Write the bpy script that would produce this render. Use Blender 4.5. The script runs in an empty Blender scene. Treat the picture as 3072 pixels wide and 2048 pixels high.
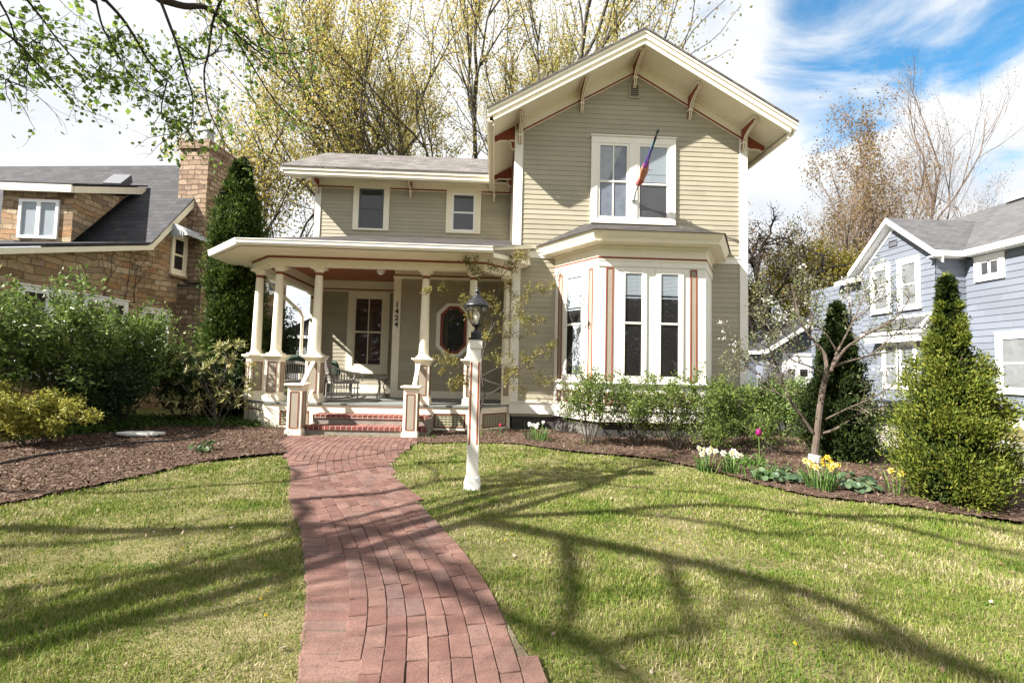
import bpy, math, random
import numpy as np
from mathutils import Vector
random.seed(7); RNG = np.random.default_rng(7)
scene = bpy.context.scene
COL = scene.collection
R = math.radians

# ---------------------------------------------------------------- camera model
EYE = np.array([0.0, 0.0, 1.38]); FPX = 1437.0
_y, _p, _r = R(2.2), R(3.2), R(1.34)
_F = np.array([math.sin(_y)*math.cos(_p), math.cos(_y)*math.cos(_p), math.sin(_p)])
_r0 = np.array([math.cos(_y), -math.sin(_y), 0.0]); _u0 = np.cross(_r0, _F)
_R = _r0*math.cos(_r)+_u0*math.sin(_r); _U = -_r0*math.sin(_r)+_u0*math.cos(_r)
def at(x, y, Y=None, Z=None):
    """photo pixel (3072 wide) -> world point at a chosen depth Y or height Z"""
    d = _F+_R*((x-1536)/FPX)-_U*((y-1024)/FPX)
    t = Y/d[1] if Y is not None else (Z-EYE[2])/d[2]
    return EYE+d*t

# ---------------------------------------------------------------- materials
def nd(nt, typ, **k):
    n = nt.nodes.new(typ)
    for a, v in k.items():
        if a.startswith('i_'):
            n.inputs[a[2:].replace('_', ' ')].default_value = v
        else: setattr(n, a, v)
    return n
def c4(c): return (c[0], c[1], c[2], 1.0)
def base_mat(name):
    m = bpy.data.materials.new(name); m.use_nodes = True
    nt = m.node_tree; b = nt.nodes['Principled BSDF']
    return m, nt, b
def ramp(nt, stops, interp='LINEAR'):
    r = nt.nodes.new('ShaderNodeValToRGB'); e = r.color_ramp; e.interpolation = interp
    while len(e.elements) < len(stops): e.elements.new(0.5)
    for el, (p, c) in zip(e.elements, stops): el.position = p; el.color = c4(c) if len(c) == 3 else c
    return r
def paint(name, col, rough=0.55, var=0.12, scale=3.0, bump=0.15, spec=0.35, grime=0.0, grime_col=(.25, .2, .13)):
    m, nt, b = base_mat(name); L = nt.links.new
    tc = nd(nt, 'ShaderNodeTexCoord')
    n1 = nd(nt, 'ShaderNodeTexNoise', i_Scale=scale, i_Detail=6.0, i_Roughness=.65); L(tc.outputs['Object'], n1.inputs['Vector'])
    dk = tuple(c*(1-var) for c in col); lt = tuple(min(1, c*(1+var*.6)) for c in col)
    r = ramp(nt, [(.3, dk), (.7, lt)]); L(n1.outputs['Fac'], r.inputs['Fac'])
    out = r.outputs['Color']
    if grime:
        mp = nd(nt, 'ShaderNodeMapping'); mp.inputs['Scale'].default_value = (9, 9, 1.6); L(tc.outputs['Object'], mp.inputs['Vector'])
        n2 = nd(nt, 'ShaderNodeTexNoise', i_Scale=1.0, i_Detail=8.0, i_Roughness=.7); L(mp.outputs[0], n2.inputs['Vector'])
        r2 = ramp(nt, [(.58, (0, 0, 0)), (.78, (grime, grime, grime))]); L(n2.outputs['Fac'], r2.inputs['Fac'])
        mx = nd(nt, 'ShaderNodeMixRGB'); L(r2.outputs['Color'], mx.inputs['Fac']); L(out, mx.inputs['Color1']); mx.inputs['Color2'].default_value = c4(grime_col)
        out = mx.outputs['Color']
    L(out, b.inputs['Base Color'])
    b.inputs['Roughness'].default_value = rough; b.inputs['Specular IOR Level'].default_value = spec
    if bump:
        n3 = nd(nt, 'ShaderNodeTexNoise', i_Scale=60.0, i_Detail=4.0); L(tc.outputs['Object'], n3.inputs['Vector'])
        bp = nd(nt, 'ShaderNodeBump', i_Strength=bump, i_Distance=.01); L(n3.outputs['Fac'], bp.inputs['Height']); L(bp.outputs[0], b.inputs['Normal'])
    return m
def coursed(name, stops, bw, bh, mortar, mcol, rough=.85, bump=.6, warp=.0, squash=1.0, sqf=2, noise=.25, offset=.5):
    """courses of stones / shingles / bricks laid in metres on the surface"""
    m, nt, b = base_mat(name); L = nt.links.new
    uv = nd(nt, 'ShaderNodeUVMap'); vec = uv.outputs[0]
    nw = nd(nt, 'ShaderNodeTexNoise', i_Scale=1.5, i_Detail=4.0); L(vec, nw.inputs['Vector'])
    if warp:
        sb = nd(nt, 'ShaderNodeVectorMath', operation='SUBTRACT'); L(nw.outputs['Color'], sb.inputs[0]); sb.inputs[1].default_value = (.5, .5, .5)
        sc = nd(nt, 'ShaderNodeVectorMath', operation='SCALE'); L(sb.outputs[0], sc.inputs[0]); sc.inputs['Scale'].default_value = warp
        ad = nd(nt, 'ShaderNodeVectorMath', operation='ADD'); L(vec, ad.inputs[0]); L(sc.outputs[0], ad.inputs[1]); vec = ad.outputs[0]
    br = nd(nt, 'ShaderNodeTexBrick', offset=offset, squash=squash, squash_frequency=sqf)
    br.inputs['Color1'].default_value = (0, 0, 0, 1); br.inputs['Color2'].default_value = (1, 1, 1, 1); br.inputs['Mortar'].default_value = (.5, .5, .5, 1)
    br.inputs['Scale'].default_value = 1.0; br.inputs['Mortar Size'].default_value = mortar; br.inputs['Mortar Smooth'].default_value = .2
    br.inputs['Brick Width'].default_value = bw; br.inputs['Row Height'].default_value = bh; L(vec, br.inputs['Vector'])
    r = ramp(nt, stops); L(br.outputs['Color'], r.inputs['Fac'])
    nf = nd(nt, 'ShaderNodeTexNoise', i_Scale=9.0, i_Detail=8.0, i_Roughness=.7); L(uv.outputs[0], nf.inputs['Vector'])
    rn = ramp(nt, [(.25, (1-noise,)*3), (.75, (1+noise*.5,)*3)]); L(nf.outputs['Fac'], rn.inputs['Fac'])
    mu = nd(nt, 'ShaderNodeMixRGB', blend_type='MULTIPLY'); mu.inputs['Fac'].default_value = 1; L(r.outputs['Color'], mu.inputs['Color1']); L(rn.outputs['Color'], mu.inputs['Color2'])
    mx = nd(nt, 'ShaderNodeMixRGB'); L(br.outputs['Fac'], mx.inputs['Fac']); L(mu.outputs['Color'], mx.inputs['Color1']); mx.inputs['Color2'].default_value = c4(mcol)
    L(mx.outputs['Color'], b.inputs['Base Color']); b.inputs['Roughness'].default_value = rough; b.inputs['Specular IOR Level'].default_value = .25
    hs = nd(nt, 'ShaderNodeMath', operation='MULTIPLY_ADD'); L(nf.outputs['Fac'], hs.inputs[0]); hs.inputs[1].default_value = .6; 
    iv = nd(nt, 'ShaderNodeMath', operation='SUBTRACT'); iv.inputs[0].default_value = 1; L(br.outputs['Fac'], iv.inputs[1]); L(iv.outputs[0], hs.inputs[2])
    ad2 = nd(nt, 'ShaderNodeMath', operation='MULTIPLY_ADD'); L(br.outputs['Color'], ad2.inputs[0]); ad2.inputs[1].default_value = .5; L(hs.outputs[0], ad2.inputs[2])
    bp = nd(nt, 'ShaderNodeBump', i_Strength=bump, i_Distance=.03); L(ad2.outputs[0], bp.inputs['Height']); L(bp.outputs[0], b.inputs['Normal'])
    return m
def leafmat(name, stops, trans=.35, rough=.5, spec=.3, k=.6):
    stops = [(p, tuple(x*k for x in c)) for p, c in stops]; m, nt, b = base_mat(name); L = nt.links.new
    g = nd(nt, 'ShaderNodeNewGeometry'); r = ramp(nt, stops); L(g.outputs['Random Per Island'], r.inputs['Fac'])
    L(r.outputs['Color'], b.inputs['Base Color']); b.inputs['Roughness'].default_value = rough; b.inputs['Specular IOR Level'].default_value = spec
    t = nd(nt, 'ShaderNodeBsdfTranslucent'); L(r.outputs['Color'], t.inputs['Color'])
    mx = nd(nt, 'ShaderNodeMixShader'); mx.inputs[0].default_value = trans
    L(b.outputs[0], mx.inputs[1]); L(t.outputs[0], mx.inputs[2]); L(mx.outputs[0], nt.nodes['Material Output'].inputs['Surface'])
    return m
def glassmat(name, gloss=.09, tint=(1, 1, 1)):
    m, nt, b = base_mat(name); L = nt.links.new
    nt.nodes.remove(b)
    tr = nd(nt, 'ShaderNodeBsdfTransparent'); tr.inputs[0].default_value = c4(tint)
    gl = nd(nt, 'ShaderNodeBsdfGlossy'); gl.inputs['Roughness'].default_value = .02
    lw = nd(nt, 'ShaderNodeFresnel'); lw.inputs['IOR'].default_value = 1.5
    ad = nd(nt, 'ShaderNodeMath', operation='ADD', use_clamp=True); L(lw.outputs[0], ad.inputs[0]); ad.inputs[1].default_value = gloss; gm = nd(nt, 'ShaderNodeNewGeometry'); bk = nd(nt, 'ShaderNodeMath', operation='SUBTRACT'); bk.inputs[0].default_value = 1.0; L(gm.outputs['Backfacing'], bk.inputs[1]); ml = nd(nt, 'ShaderNodeMath', operation='MULTIPLY'); L(ad.outputs[0], ml.inputs[0]); L(bk.outputs[0], ml.inputs[1])
    mx = nd(nt, 'ShaderNodeMixShader'); L(ml.outputs[0], mx.inputs[0]); L(tr.outputs[0], mx.inputs[1]); L(gl.outputs[0], mx.inputs[2])
    L(mx.outputs[0], nt.nodes['Material Output'].inputs['Surface'])
    return m

CREAM = (.80, .745, .605); WHITE = (.80, .78, .72); RED = (.23, .055, .03); TAUPE = (.36, .33, .25)
M = {}
M['cream'] = paint('cream_trim_paint', CREAM, var=.06, grime=.18)
M['white'] = paint('white_trim_paint', WHITE, var=.05, grime=.16)
def island_tint(m, amt):
    nt = m.node_tree; b = nt.nodes['Principled BSDF']; src = b.inputs['Base Color'].links[0].from_socket; g = nd(nt, 'ShaderNodeNewGeometry'); r = ramp(nt, [(0, (1-amt,)*3), (1, (1+amt*.6,)*3)]); nt.links.new(g.outputs['Random Per Island'], r.inputs['Fac'])
    x = nd(nt, 'ShaderNodeMixRGB', blend_type='MULTIPLY'); x.inputs[0].default_value = 1; nt.links.new(src, x.inputs[1]); nt.links.new(r.outputs[0], x.inputs[2]); nt.links.new(x.outputs[0], b.inputs['Base Color']); return m
M['siding'] = paint('taupe_siding_paint', TAUPE, var=.08, scale=1.4, grime=.1, grime_col=(.22, .2, .15))
M['panel'] = paint('taupe_panel_paint', (.30, .265, .21), var=.08)
M['red'] = paint('brick_red_paint', RED, var=.12)
M['ceiling'] = paint('red_brown_beadboard', (.34, .105, .045), var=.15, rough=.45)
M['floor'] = paint('grey_floor_paint', (.20, .22, .21), var=.15, rough=.45)
M['dark'] = paint('dark_interior', (.012, .011, .011), var=.2, bump=0)
M['brown_room'] = paint('brown_interior', (.045, .02, .016), var=.4, scale=6, bump=0)
M['greyblue_room'] = paint('grey_interior', (.16, .19, .24), var=.3, scale=4, bump=0)
M['screen'] = paint('insect_screen', (.05, .052, .06), var=.2, bump=0)
M['curtain'] = paint('sheer_curtain', (.30, .335, .37), var=.2, scale=9, bump=.2)
M['blind'] = paint('white_blind', (.27, .315, .355), var=.06)
M['glass'] = glassmat('window_glass', .02)
M['greyframe'] = paint('grey_sash_paint', (.10, .105, .12), var=.1)
M['black'] = paint('black_metal', (.012, .013, .016), rough=.35, var=.2, spec=.5)
M['shingle'] = coursed('weathered_grey_shingles', [(0, (.095, .087, .085)), (.5, (.135, .124, .12)), (1, (.19, .175, .17))], .33, .14, .006, (.06, .055, .052), bump=.5, noise=.35)
M['shingle_dark'] = coursed('dark_shingles', [(0, (.03, .028, .03)), (.6, (.05, .045, .045)), (1, (.085, .075, .07))], .33, .14, .006, (.03, .03, .03), bump=.6, noise=.5)
M['slate'] = coursed('charcoal_shingles', [(0, (.034, .034, .04)), (.5, (.043, .043, .05)), (1, (.055, .055, .062))], .3, .15, .007, (.016, .016, .02), bump=.4, noise=.25)
M['bluegrey_shingle'] = coursed('light_grey_shingles', [(0, (.075, .075, .08)), (1, (.11, .11, .115))], .3, .13, .006, (.045, .045, .05), bump=.4)
M['stone'] = coursed('tan_fieldstone', [(0, (.17, .11, .065)), (.22, (.33, .235, .14)), (.45, (.44, .335, .215)), (.6, (.36, .20, .095)), (.72, (.47, .375, .26)), (.88, (.40, .30, .19)), (1, (.22, .17, .13))], .44, .125, .007, (.13, .10, .065), bump=1.0, warp=.30, squash=.5, sqf=3, noise=.45, offset=.37)
M['chimneystone'] = coursed('pink_fieldstone', [(0, (.20, .13, .09)), (.4, (.32, .225, .155)), (.7, (.38, .285, .205)), (1, (.25, .165, .11))], .34, .12, .010, (.09, .065, .045), bump=1.0, warp=.2, squash=.55, sqf=3, noise=.45, offset=.4)
M['foundation'] = coursed('grey_foundation_stone', [(0, (.05, .048, .045)), (1, (.13, .12, .11))], .5, .2, .012, (.09, .085, .08), bump=.8, warp=.05)
M['redbrick'] = coursed('red_step_brick', [(0, (.13, .035, .03)), (1, (.24, .075, .06))], .105, .3, .006, (.38, .33, .28), bump=.4, offset=0, noise=.3)
M['chimbrick'] = coursed('chimney_brick', [(0, (.22, .08, .055)), (1, (.36, .16, .11))], .21, .075, .01, (.5, .46, .42), bump=.4)
M['concrete'] = paint('grey_concrete', (.25, .22, .19), rough=.9, var=.25, scale=4, bump=.4, grime=.3, grime_col=(.16, .14, .12))
M['bluesiding'] = paint('blue_grey_siding', (.15, .17, .21), var=.06, scale=1.2)
M['purewhite'] = paint('bright_white_paint', (.80, .81, .82), var=.04)
M['wicker'] = paint('grey_wicker', (.27, .25, .23), rough=.8, var=.3, scale=40)
M['cushion'] = paint('dark_green_fabric', (.035, .06, .04), rough=.95, var=.3, scale=12)
M['bark'] = paint('grey_brown_bark', (.10, .078, .062), rough=.95, var=.35, scale=14, bump=.9)
M['barkdark'] = paint('dark_wet_bark', (.035, .028, .024), rough=.9, var=.3, scale=14, bump=.8)
M['barkgrey'] = paint('mid_grey_bark', (.085, .075, .062), rough=.95, var=.35, scale=14, bump=.9)
M['twigpink'] = paint('pinkish_twig_bark', (.13, .10, .085), rough=.95, var=.25, scale=8, bump=.3)
M['galv'] = paint('galvanised_steel', (.33, .35, .37), rough=.45, var=.12)

island_tint(M['siding'], .09); island_tint(M['bluesiding'], .08)
# ---------------------------------------------------------------- mesh builder
class Frame:
    """a wall plane: origin, horizontal direction u, outward normal n (both level)"""
    def __init__(s, o, u, n):
        s.o = np.array(o, float); s.u = np.array(u, float)/np.linalg.norm(u); s.n = np.array(n, float)/np.linalg.norm(n)
    def p(s, a, z, d=0.0): return s.o+s.u*a+s.n*d+np.array([0, 0, z])
class MB:
    def __init__(s): s.v = []; s.f = []
    def add(s, vs, fs):
        b = len(s.v); s.v += [tuple(map(float, p)) for p in vs]; s.f += [tuple(b+i for i in f) for f in fs]; return s
    def hexa(s, q):   # 8 points: bottom 4 ccw, top 4
        return s.add(q, [(3, 2, 1, 0), (4, 5, 6, 7), (0, 1, 5, 4), (1, 2, 6, 5), (2, 3, 7, 6), (3, 0, 4, 7)])
    def box(s, x0, x1, y0, y1, z0, z1):
        return s.hexa([(x0, y0, z0), (x1, y0, z0), (x1, y1, z0), (x0, y1, z0), (x0, y0, z1), (x1, y0, z1), (x1, y1, z1), (x0, y1, z1)])
    def fbox(s, F, a0, a1, z0, z1, d0, d1):
        return s.hexa([F.p(a0, z0, d1), F.p(a1, z0, d1), F.p(a1, z0, d0), F.p(a0, z0, d0), F.p(a0, z1, d1), F.p(a1, z1, d1), F.p(a1, z1, d0), F.p(a0, z1, d0)])
    def poly(s, pts): return s.add(pts, [tuple(range(len(pts)))])
    def prism(s, pts, vec):
        n = len(pts); v = np.array(vec, float); P = [np.array(p, float) for p in pts]
        fs = [tuple(range(n))[::-1], tuple(range(n, 2*n))]+[(i, (i+1) % n, n+(i+1) % n, n+i) for i in range(n)]
        return s.add(P+[p+v for p in P], fs)
    def beam(s, p, q, w, h, up=(0, 0, 1)):
        p = np.array(p, float); q = np.array(q, float); d = q-p; d /= np.linalg.norm(d); up = np.array(up, float)
        a = np.cross(d, up)
        if np.linalg.norm(a) < 1e-4: a = np.cross(d, np.array([1., 0, 0]))
        a /= np.linalg.norm(a); b = np.cross(a, d)
        c = [(-w/2, -h/2), (w/2, -h/2), (w/2, h/2), (-w/2, h/2)]
        pts = [p+a*i+b*j for i, j in c]+[q+a*i+b*j for i, j in c]
        return s.hexa(pts)
    def tube(s, pts, rad, n=6, cap=True):
        P = [np.array(p, float) for p in pts]; k = len(P)
        if np.isscalar(rad): rad = [rad]*k
        d = P[-1]-P[0]; d /= np.linalg.norm(d)+1e-9
        ref = np.array([0, 0, 1.]) if abs(d[2]) < .9 else np.array([1., 0, 0])
        vs = []
        for i in range(k):
            t = P[min(i+1, k-1)]-P[max(i-1, 0)]; t /= np.linalg.norm(t)+1e-9
            a = np.cross(t, ref); a /= np.linalg.norm(a)+1e-9; b = np.cross(t, a)
            for j in range(n):
                th = 2*math.pi*j/n; vs.append(P[i]+(a*math.cos(th)+b*math.sin(th))*rad[i])
        fs = [(i*n+j, i*n+(j+1) % n, (i+1)*n+(j+1) % n, (i+1)*n+j) for i in range(k-1) for j in range(n)]
        if cap: fs += [tuple(range(n))[::-1], tuple(range((k-1)*n, k*n))]
        return s.add(vs, fs)
    def lathe(s, prof, c, n=16):
        c = np.array(c, float); vs = []; k = len(prof)
        for r, z in prof:
            for j in range(n):
                th = 2*math.pi*(j+.5)/n; vs.append(c+np.array([r*math.cos(th), r*math.sin(th), z]))
        fs = [(i*n+j, i*n+(j+1) % n, (i+1)*n+(j+1) % n, (i+1)*n+j) for i in range(k-1) for j in range(n)]
        fs += [tuple(range(n))[::-1], tuple(range((k-1)*n, k*n))]
        return s.add(vs, fs)
    def build(s, name, mat, parent=None, smooth=False, bevel=0):
        return mesh_obj(name, np.array(s.v), s.f, mat, parent, smooth, bevel)
WLOC = {}
def mesh_obj(name, V, faces, mat, parent=None, smooth=False, bevel=0):
    me = bpy.data.meshes.new(name); o = bpy.data.objects.new(name, me); COL.objects.link(o)
    off = np.zeros(3)
    if parent is not None:
        o.parent = parent; off = WLOC.get(parent.name, np.zeros(3))
    WLOC[o.name] = off
    V = np.asarray(V, float).reshape(-1, 3)-off
    if isinstance(faces, np.ndarray):
        m, k = faces.shape; li = faces.ravel(); st = np.arange(m)*k; tot = np.full(m, k)
    else:
        tot = np.array([len(f) for f in faces]); st = np.concatenate([[0], np.cumsum(tot)[:-1]]); li = np.fromiter((i for f in faces for i in f), int)
        m = len(faces)
    me.vertices.add(len(V)); me.vertices.foreach_set('co', V.astype(np.float32).ravel())
    me.loops.add(len(li)); me.loops.foreach_set('vertex_index', li.astype(np.int32))
    me.polygons.add(m); me.polygons.foreach_set('loop_start', st.astype(np.int32)); me.polygons.foreach_set('loop_total', tot.astype(np.int32))
    me.update(calc_edges=True); me.validate()
    if len(V) < 60000:   # surface coordinates in metres
        nrm = np.zeros(len(me.polygons)*3, np.float32); me.polygons.foreach_get('normal', nrm); nrm = nrm.reshape(-1, 3)
        t = np.stack([-nrm[:, 1], nrm[:, 0], np.zeros(len(nrm))], 1); ln = np.linalg.norm(t, axis=1)
        flat = ln < .05; t[flat] = (1, 0, 0); ln[flat] = 1; t /= ln[:, None]; b = np.cross(nrm, t)
        tl = np.zeros(len(me.polygons), np.int32); me.polygons.foreach_get('loop_total', tl); pid = np.repeat(np.arange(len(tl)), tl)
        lv = np.zeros(len(me.loops), np.int32); me.loops.foreach_get('vertex_index', lv); P = V[lv]+off
        uv = np.stack([(P*t[pid]).sum(1), (P*b[pid]).sum(1)], 1)
        me.uv_layers.new(name='metres').data.foreach_set('uv', uv.astype(np.float32).ravel())
    me.polygons.foreach_set('use_smooth', np.full(len(me.polygons), bool(smooth)))
    if mat is not None: me.materials.append(mat)
    if bevel:
        bv = o.modifiers.new('edge', 'BEVEL'); bv.width = bevel; bv.segments = 2; bv.limit_method = 'ANGLE'
    return o
def empty(name, loc, label=None, cat=None, group=None):
    o = bpy.data.objects.new(name, None); COL.objects.link(o); o.location = loc; o.empty_display_size = .2
    WLOC[o.name] = np.array(loc, float)
    if label: tag(o, label, cat, group)
    return o
def tag(o, label=None, cat=None, group=None, kind=None):
    if label: o['label'] = label
    if cat: o['category'] = cat
    if group: o['group'] = group
    if kind: o['kind'] = kind
    return o
def copy_tree(o, parent=None):
    c = o.copy(); COL.objects.link(c)
    if parent is not None: c.parent = parent; c.matrix_parent_inverse = o.matrix_parent_inverse.copy()
    for ch in [k for k in COL.objects if k.parent == o]: copy_tree(ch, c)
    return c

# ---------------------------------------------------------------- house carpentry
def clap(mb, F, segs, e=.115, lap=.012):
    out = []
    for z0, z1, a0, a1, b0, b1 in segs:
        cut = a0+random.uniform(.6, 3.4)
        while cut < a1-.6 and a1-a0 > 1.5 and z1 < 30:
            if cut > b0 and cut < b1: out.append((z0, z1, a0, cut-.0012, b0, cut-.0012)); a0 = b0 = cut+.0012
            cut += random.uniform(1.8, 3.6)
        out.append((z0, z1, a0, a1, b0, b1))
    segs = out
    """overlapping boards: segs(z) -> list of (a0,a1) spans for the board at height z"""
    for z0, z1, a0, a1, b0, b1 in segs:
        # a at bottom, b at top
        mb.add([F.p(a0, z0, lap), F.p(a1, z0, lap), F.p(b1, z1, .002), F.p(b0, z1, .002), F.p(a0, z0, -.002), F.p(a1, z0, -.002)],
               [(0, 1, 2, 3), (4, 5, 1, 0)])
def rows(a0, a1, z0, z1, e=.115):
    n = max(1, round((z1-z0)/e)); h = (z1-z0)/n
    return [(z0+i*h, z0+(i+1)*h, a0, a1, a0, a1) for i in range(n)]
def ring(mb, F, a0, a1, z0, z1, w, d0, d1, wb=None, wt=None):
    wb = w if wb is None else wb; wt = w if wt is None else wt
    mb.fbox(F, a0, a0+w, z0+wb, z1-wt, d0, d1); mb.fbox(F, a1-w, a1, z0+wb, z1-wt, d0, d1)
    mb.fbox(F, a0, a1, z0, z0+wb, d0, d1); mb.fbox(F, a0, a1, z1-wt, z1, d0, d1)
def sash_unit(par, F, a0, a1, z0, z1, meet=None, mull=False, sashmat='white', room='dark', d=.0, w=.035, upper_room=None, glass='glass'):
    """one double-hung opening: room behind, sash bars, glass"""
    mid = meet if meet is not None else (z0+z1)/2
    b = MB().fbox(F, a0, a1, z0, z1, d+.002, d+.006); b.build('interior', M[room], par)
    s = MB(); ring(s, F, a0, a1, mid-.018, z1, w, d+.008, d+.032, wb=.036); ring(s, F, a0, a1, z0, mid-.018, w, d+.008, d+.024, wb=.06, wt=.012)
    if mull:
        c = (a0+a1)/2
        s.fbox(F, c-.014, c+.014, mid+.018, z1-w, d+.010, d+.030); s.fbox(F, c-.014, c+.014, z0+.06, mid-.03, d+.010, d+.022)
    s.build('sash', M[sashmat], par)
    g = MB(); g.fbox(F, a0+w, a1-w, mid+.018, z1-w, d+.018, d+.021); g.fbox(F, a0+w, a1-w, z0+.06, mid-.03, d+.014, d+.017)
    g.build('pane', M[glass], par)
def casing(par, F, a0, a1, z0, z1, w=.11, depth=.04, mat='white', wt=None, wb=None, sill=True, name='window'):
    m = MB(); ring(m, F, a0, a1, z0, z1, w, .0, depth, wb=wb, wt=wt)
    if sill: m.fbox(F, a0-.02, a1+.02, z0-.03, z0-.001, 0, depth+.03)
    m.fbox(F, a0-.015, a1+.015, z1+.001, z1+.03, 0, depth+.02)
    return m.build(name, M[mat], par, bevel=.004)
def panel_part(par, F, a0, a1, z0, z1, d0, frame=.02, name='panel'):
    p = MB().fbox(F, a0, a1, z0, z1, d0, d0+.004).build(name, M['panel'], par)
    r = MB(); ring(r, F, a0, a1, z0, z1, frame, d0+.0045, d0+.012); r.build('panel_trim', M['red'], par)
def drape(mb, F, a0, a1, z0, z1, d, folds=7, amp=.006, tilt=0.0):
    n = folds*6; vs = []; fs = []
    for i in range(n+1):
        t = i/n; a = a0+(a1-a0)*t; dd = d+amp*(1+math.sin(t*folds*2*math.pi))
        vs.append(F.p(a+tilt, z0, dd)); vs.append(F.p(a, z1, dd))
    for i in range(n): fs.append((2*i, 2*i+2, 2*i+3, 2*i+1))
    mb.add(vs, fs)
SKYK = (.62, 1.3, 1.45)
# ================================================================ THE HOUSE
house = empty('house', (3.14, 10.9, 0), 'taupe clapboard two-storey house with a front gable, bay window and columned porch', 'house')
H = house
FG = Frame((0, 10.9, 0), (1, 0, 0), (0, -1, 0))         # gable front
XC, PK, SL = 3.18, 8.98, .573
under = lambda x: 8.70-SL*abs(x-XC)
MB().box(.46, 5.82, 10.95, 18.3, -.2, .40).build('foundation', M['foundation'], H)
# --- siding of the gable front
w = MB(); seg = rows(.42, 5.86, .60, 3.95, .116)
z = 4.03; e = .1165
while z < 8.5:
    z1 = z+e
    f = lambda zz: max(0, min(2.74, (8.52-zz)/SL))
    seg.append((z, z1, max(.42, XC-f(z)), min(5.86, XC+f(z)), max(.42, XC-f(z1)), min(5.86, XC+f(z1)))); z = z1
clap(w, FG, seg)
w.poly([(.42, 10.91, .3), (5.86, 10.91, .3), (5.86, 10.91, 7.0), (XC, 10.91, 8.6), (.42, 10.91, 7.0)])
w.build('gable_wall', M['siding'], H)
FL = Frame((.41, 0, 0), (0, -1, 0), (-1, 0, 0)); FR_ = Frame((5.87, 0, 0), (0, 1, 0), (1, 0, 0))
w = MB(); clap(w, FL, rows(-18.3, -10.9, .6, 6.9)); clap(w, FR_, rows(10.9, 18.3, .6, 6.9)); w.box(.44, 5.84, 18.2, 18.3, .3, 7)
w.build('side_wall', M['siding'], H)
for a0, a1, nm in ((.40, .575, -1), (5.71, 5.885, 1)):
    c = MB().fbox(FG, a0, a1, .62, 6.93, 0, .03)
    if nm < 0: c.box(.38, .40, 10.87, 11.05, .62, 6.9)
    else: c.box(5.885, 5.905, 10.87, 11.05, .62, 6.9)
    c.build('corner_board', M['white'], H, bevel=.004)
t = MB().fbox(FG, .38, 5.90, .365, .615, -.02, .035); t.fbox(FG, .37, 5.91, .616, .645, -.02, .06); t.box(.36, .40, 10.95, 18, .365, .615); t.build('water_table', M['white'], H)
MB().fbox(FG, .575, 5.71, 3.93, 4.055, 0, .03).fbox(FG, .575, 5.71, 4.056, 4.075, 0, .045).build('belt_course', M['white'], H)
# --- main roof
vy = 10.10
ztop = lambda x: PK-SL*abs(x-XC)
r = MB()
for s in (-1, 1):
    xe = XC+s*3.46
    r.hexa([(XC, vy-.03, PK-.035), (xe, vy-.03, ztop(xe)-.035), (xe, 18.6, ztop(xe)-.035), (XC, 18.6, PK-.035), (XC, vy-.03, PK+.005), (xe, vy-.03, ztop(xe)+.005), (xe, 18.6, ztop(xe)+.005), (XC, 18.6, PK+.005)])
r.build('roof', M['shingle'], H)
s_ = MB()
for s in (-1, 1):
    xe = XC+s*3.30
    s_.hexa([(XC, vy+.05, under(XC)), (xe, vy+.05, under(xe)), (xe, 18.5, under(xe)), (XC, 18.5, under(XC)), (XC, vy+.05, under(XC)+.03), (xe, vy+.05, under(xe)+.03), (xe, 18.5, under(xe)+.03), (XC, 18.5, under(XC)+.03)])
s_.build('soffit', M['cream'], H)
k = MB()     # crown and fascia along the rakes and the eaves
def rake(y0, y1, off0, off1, x_in=0.0, xe=3.44):
    for s in (-1, 1):
        x1 = XC+s*xe
        k.hexa([(XC, y0, PK-off1), (x1, y0, ztop(x1)-off1), (x1, y1, ztop(x1)-off1), (XC, y1, PK-off1), (XC, y0, PK-off0), (x1, y0, ztop(x1)-off0), (x1, y1, ztop(x1)-off0), (XC, y1, PK-off0)])
rake(vy-.012, vy+.06, .04, .10, xe=3.45); rake(vy+.008, vy+.058, .101, .215, xe=3.43); rake(vy+.028, vy+.055, .216, .235, xe=3.42)
rake(vy+.035, vy+.054, .236, .31, xe=3.32); rake(vy+.022, vy+.10, .311, .345, xe=3.30)
for s in (-1, 1):
    for a, b_, z0, z1 in ((3.40, 3.45, .05, .11), (3.39, 3.43, .111, .24), (3.28, 3.32, .241, .345)):
        zz = ztop(XC+3.44); k.box(*sorted((XC+s*3.285, XC+s*3.425)), vy+.10, 18.5, zz-.262, zz-.243) if a == 3.28 else None; xa, xb = sorted((XC+s*a, XC+s*b_)); k.box(xa, xb, vy+.10, 18.5, zz-z1, zz-z0)
k.build('rake_fascia', M['cream'], H)
fr = MB(); rd = MB()
for s in (-1, 1):
    xe = XC+s*2.56
    def slab(mb, o0, o1, d0, d1, xx=xe):
        mb.hexa([(XC, 10.9-d1, under(XC)-o1), (xx, 10.9-d1, under(xx)-o1), (xx, 10.9-d0, under(xx)-o1), (XC, 10.9-d0, under(XC)-o1), (XC, 10.9-d1, under(XC)-o0), (xx, 10.9-d1, under(xx)-o0), (xx, 10.9-d0, under(xx)-o0), (XC, 10.9-d0, under(XC)-o0)])
    slab(fr, .0, .25, 0, .03, XC+s*2.73); slab(fr, .0, .035, .03, .075, XC+s*2.73); slab(fr, .036, .065, .03, .055, XC+s*2.73)
    slab(rd, .251, .288, 0, .04, XC+s*2.6); slab(fr, .289, .31, 0, .025, XC+s*2.58)
fr.box(.385, .41, 10.95, 14.4, 6.80, 7.08); rd.box(.375, .41, 11.0, 14.4, 6.755, 6.799)
fr.build('frieze_board', M['cream'], H); rd.build('frieze_stripe', M['red'], H)
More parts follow.
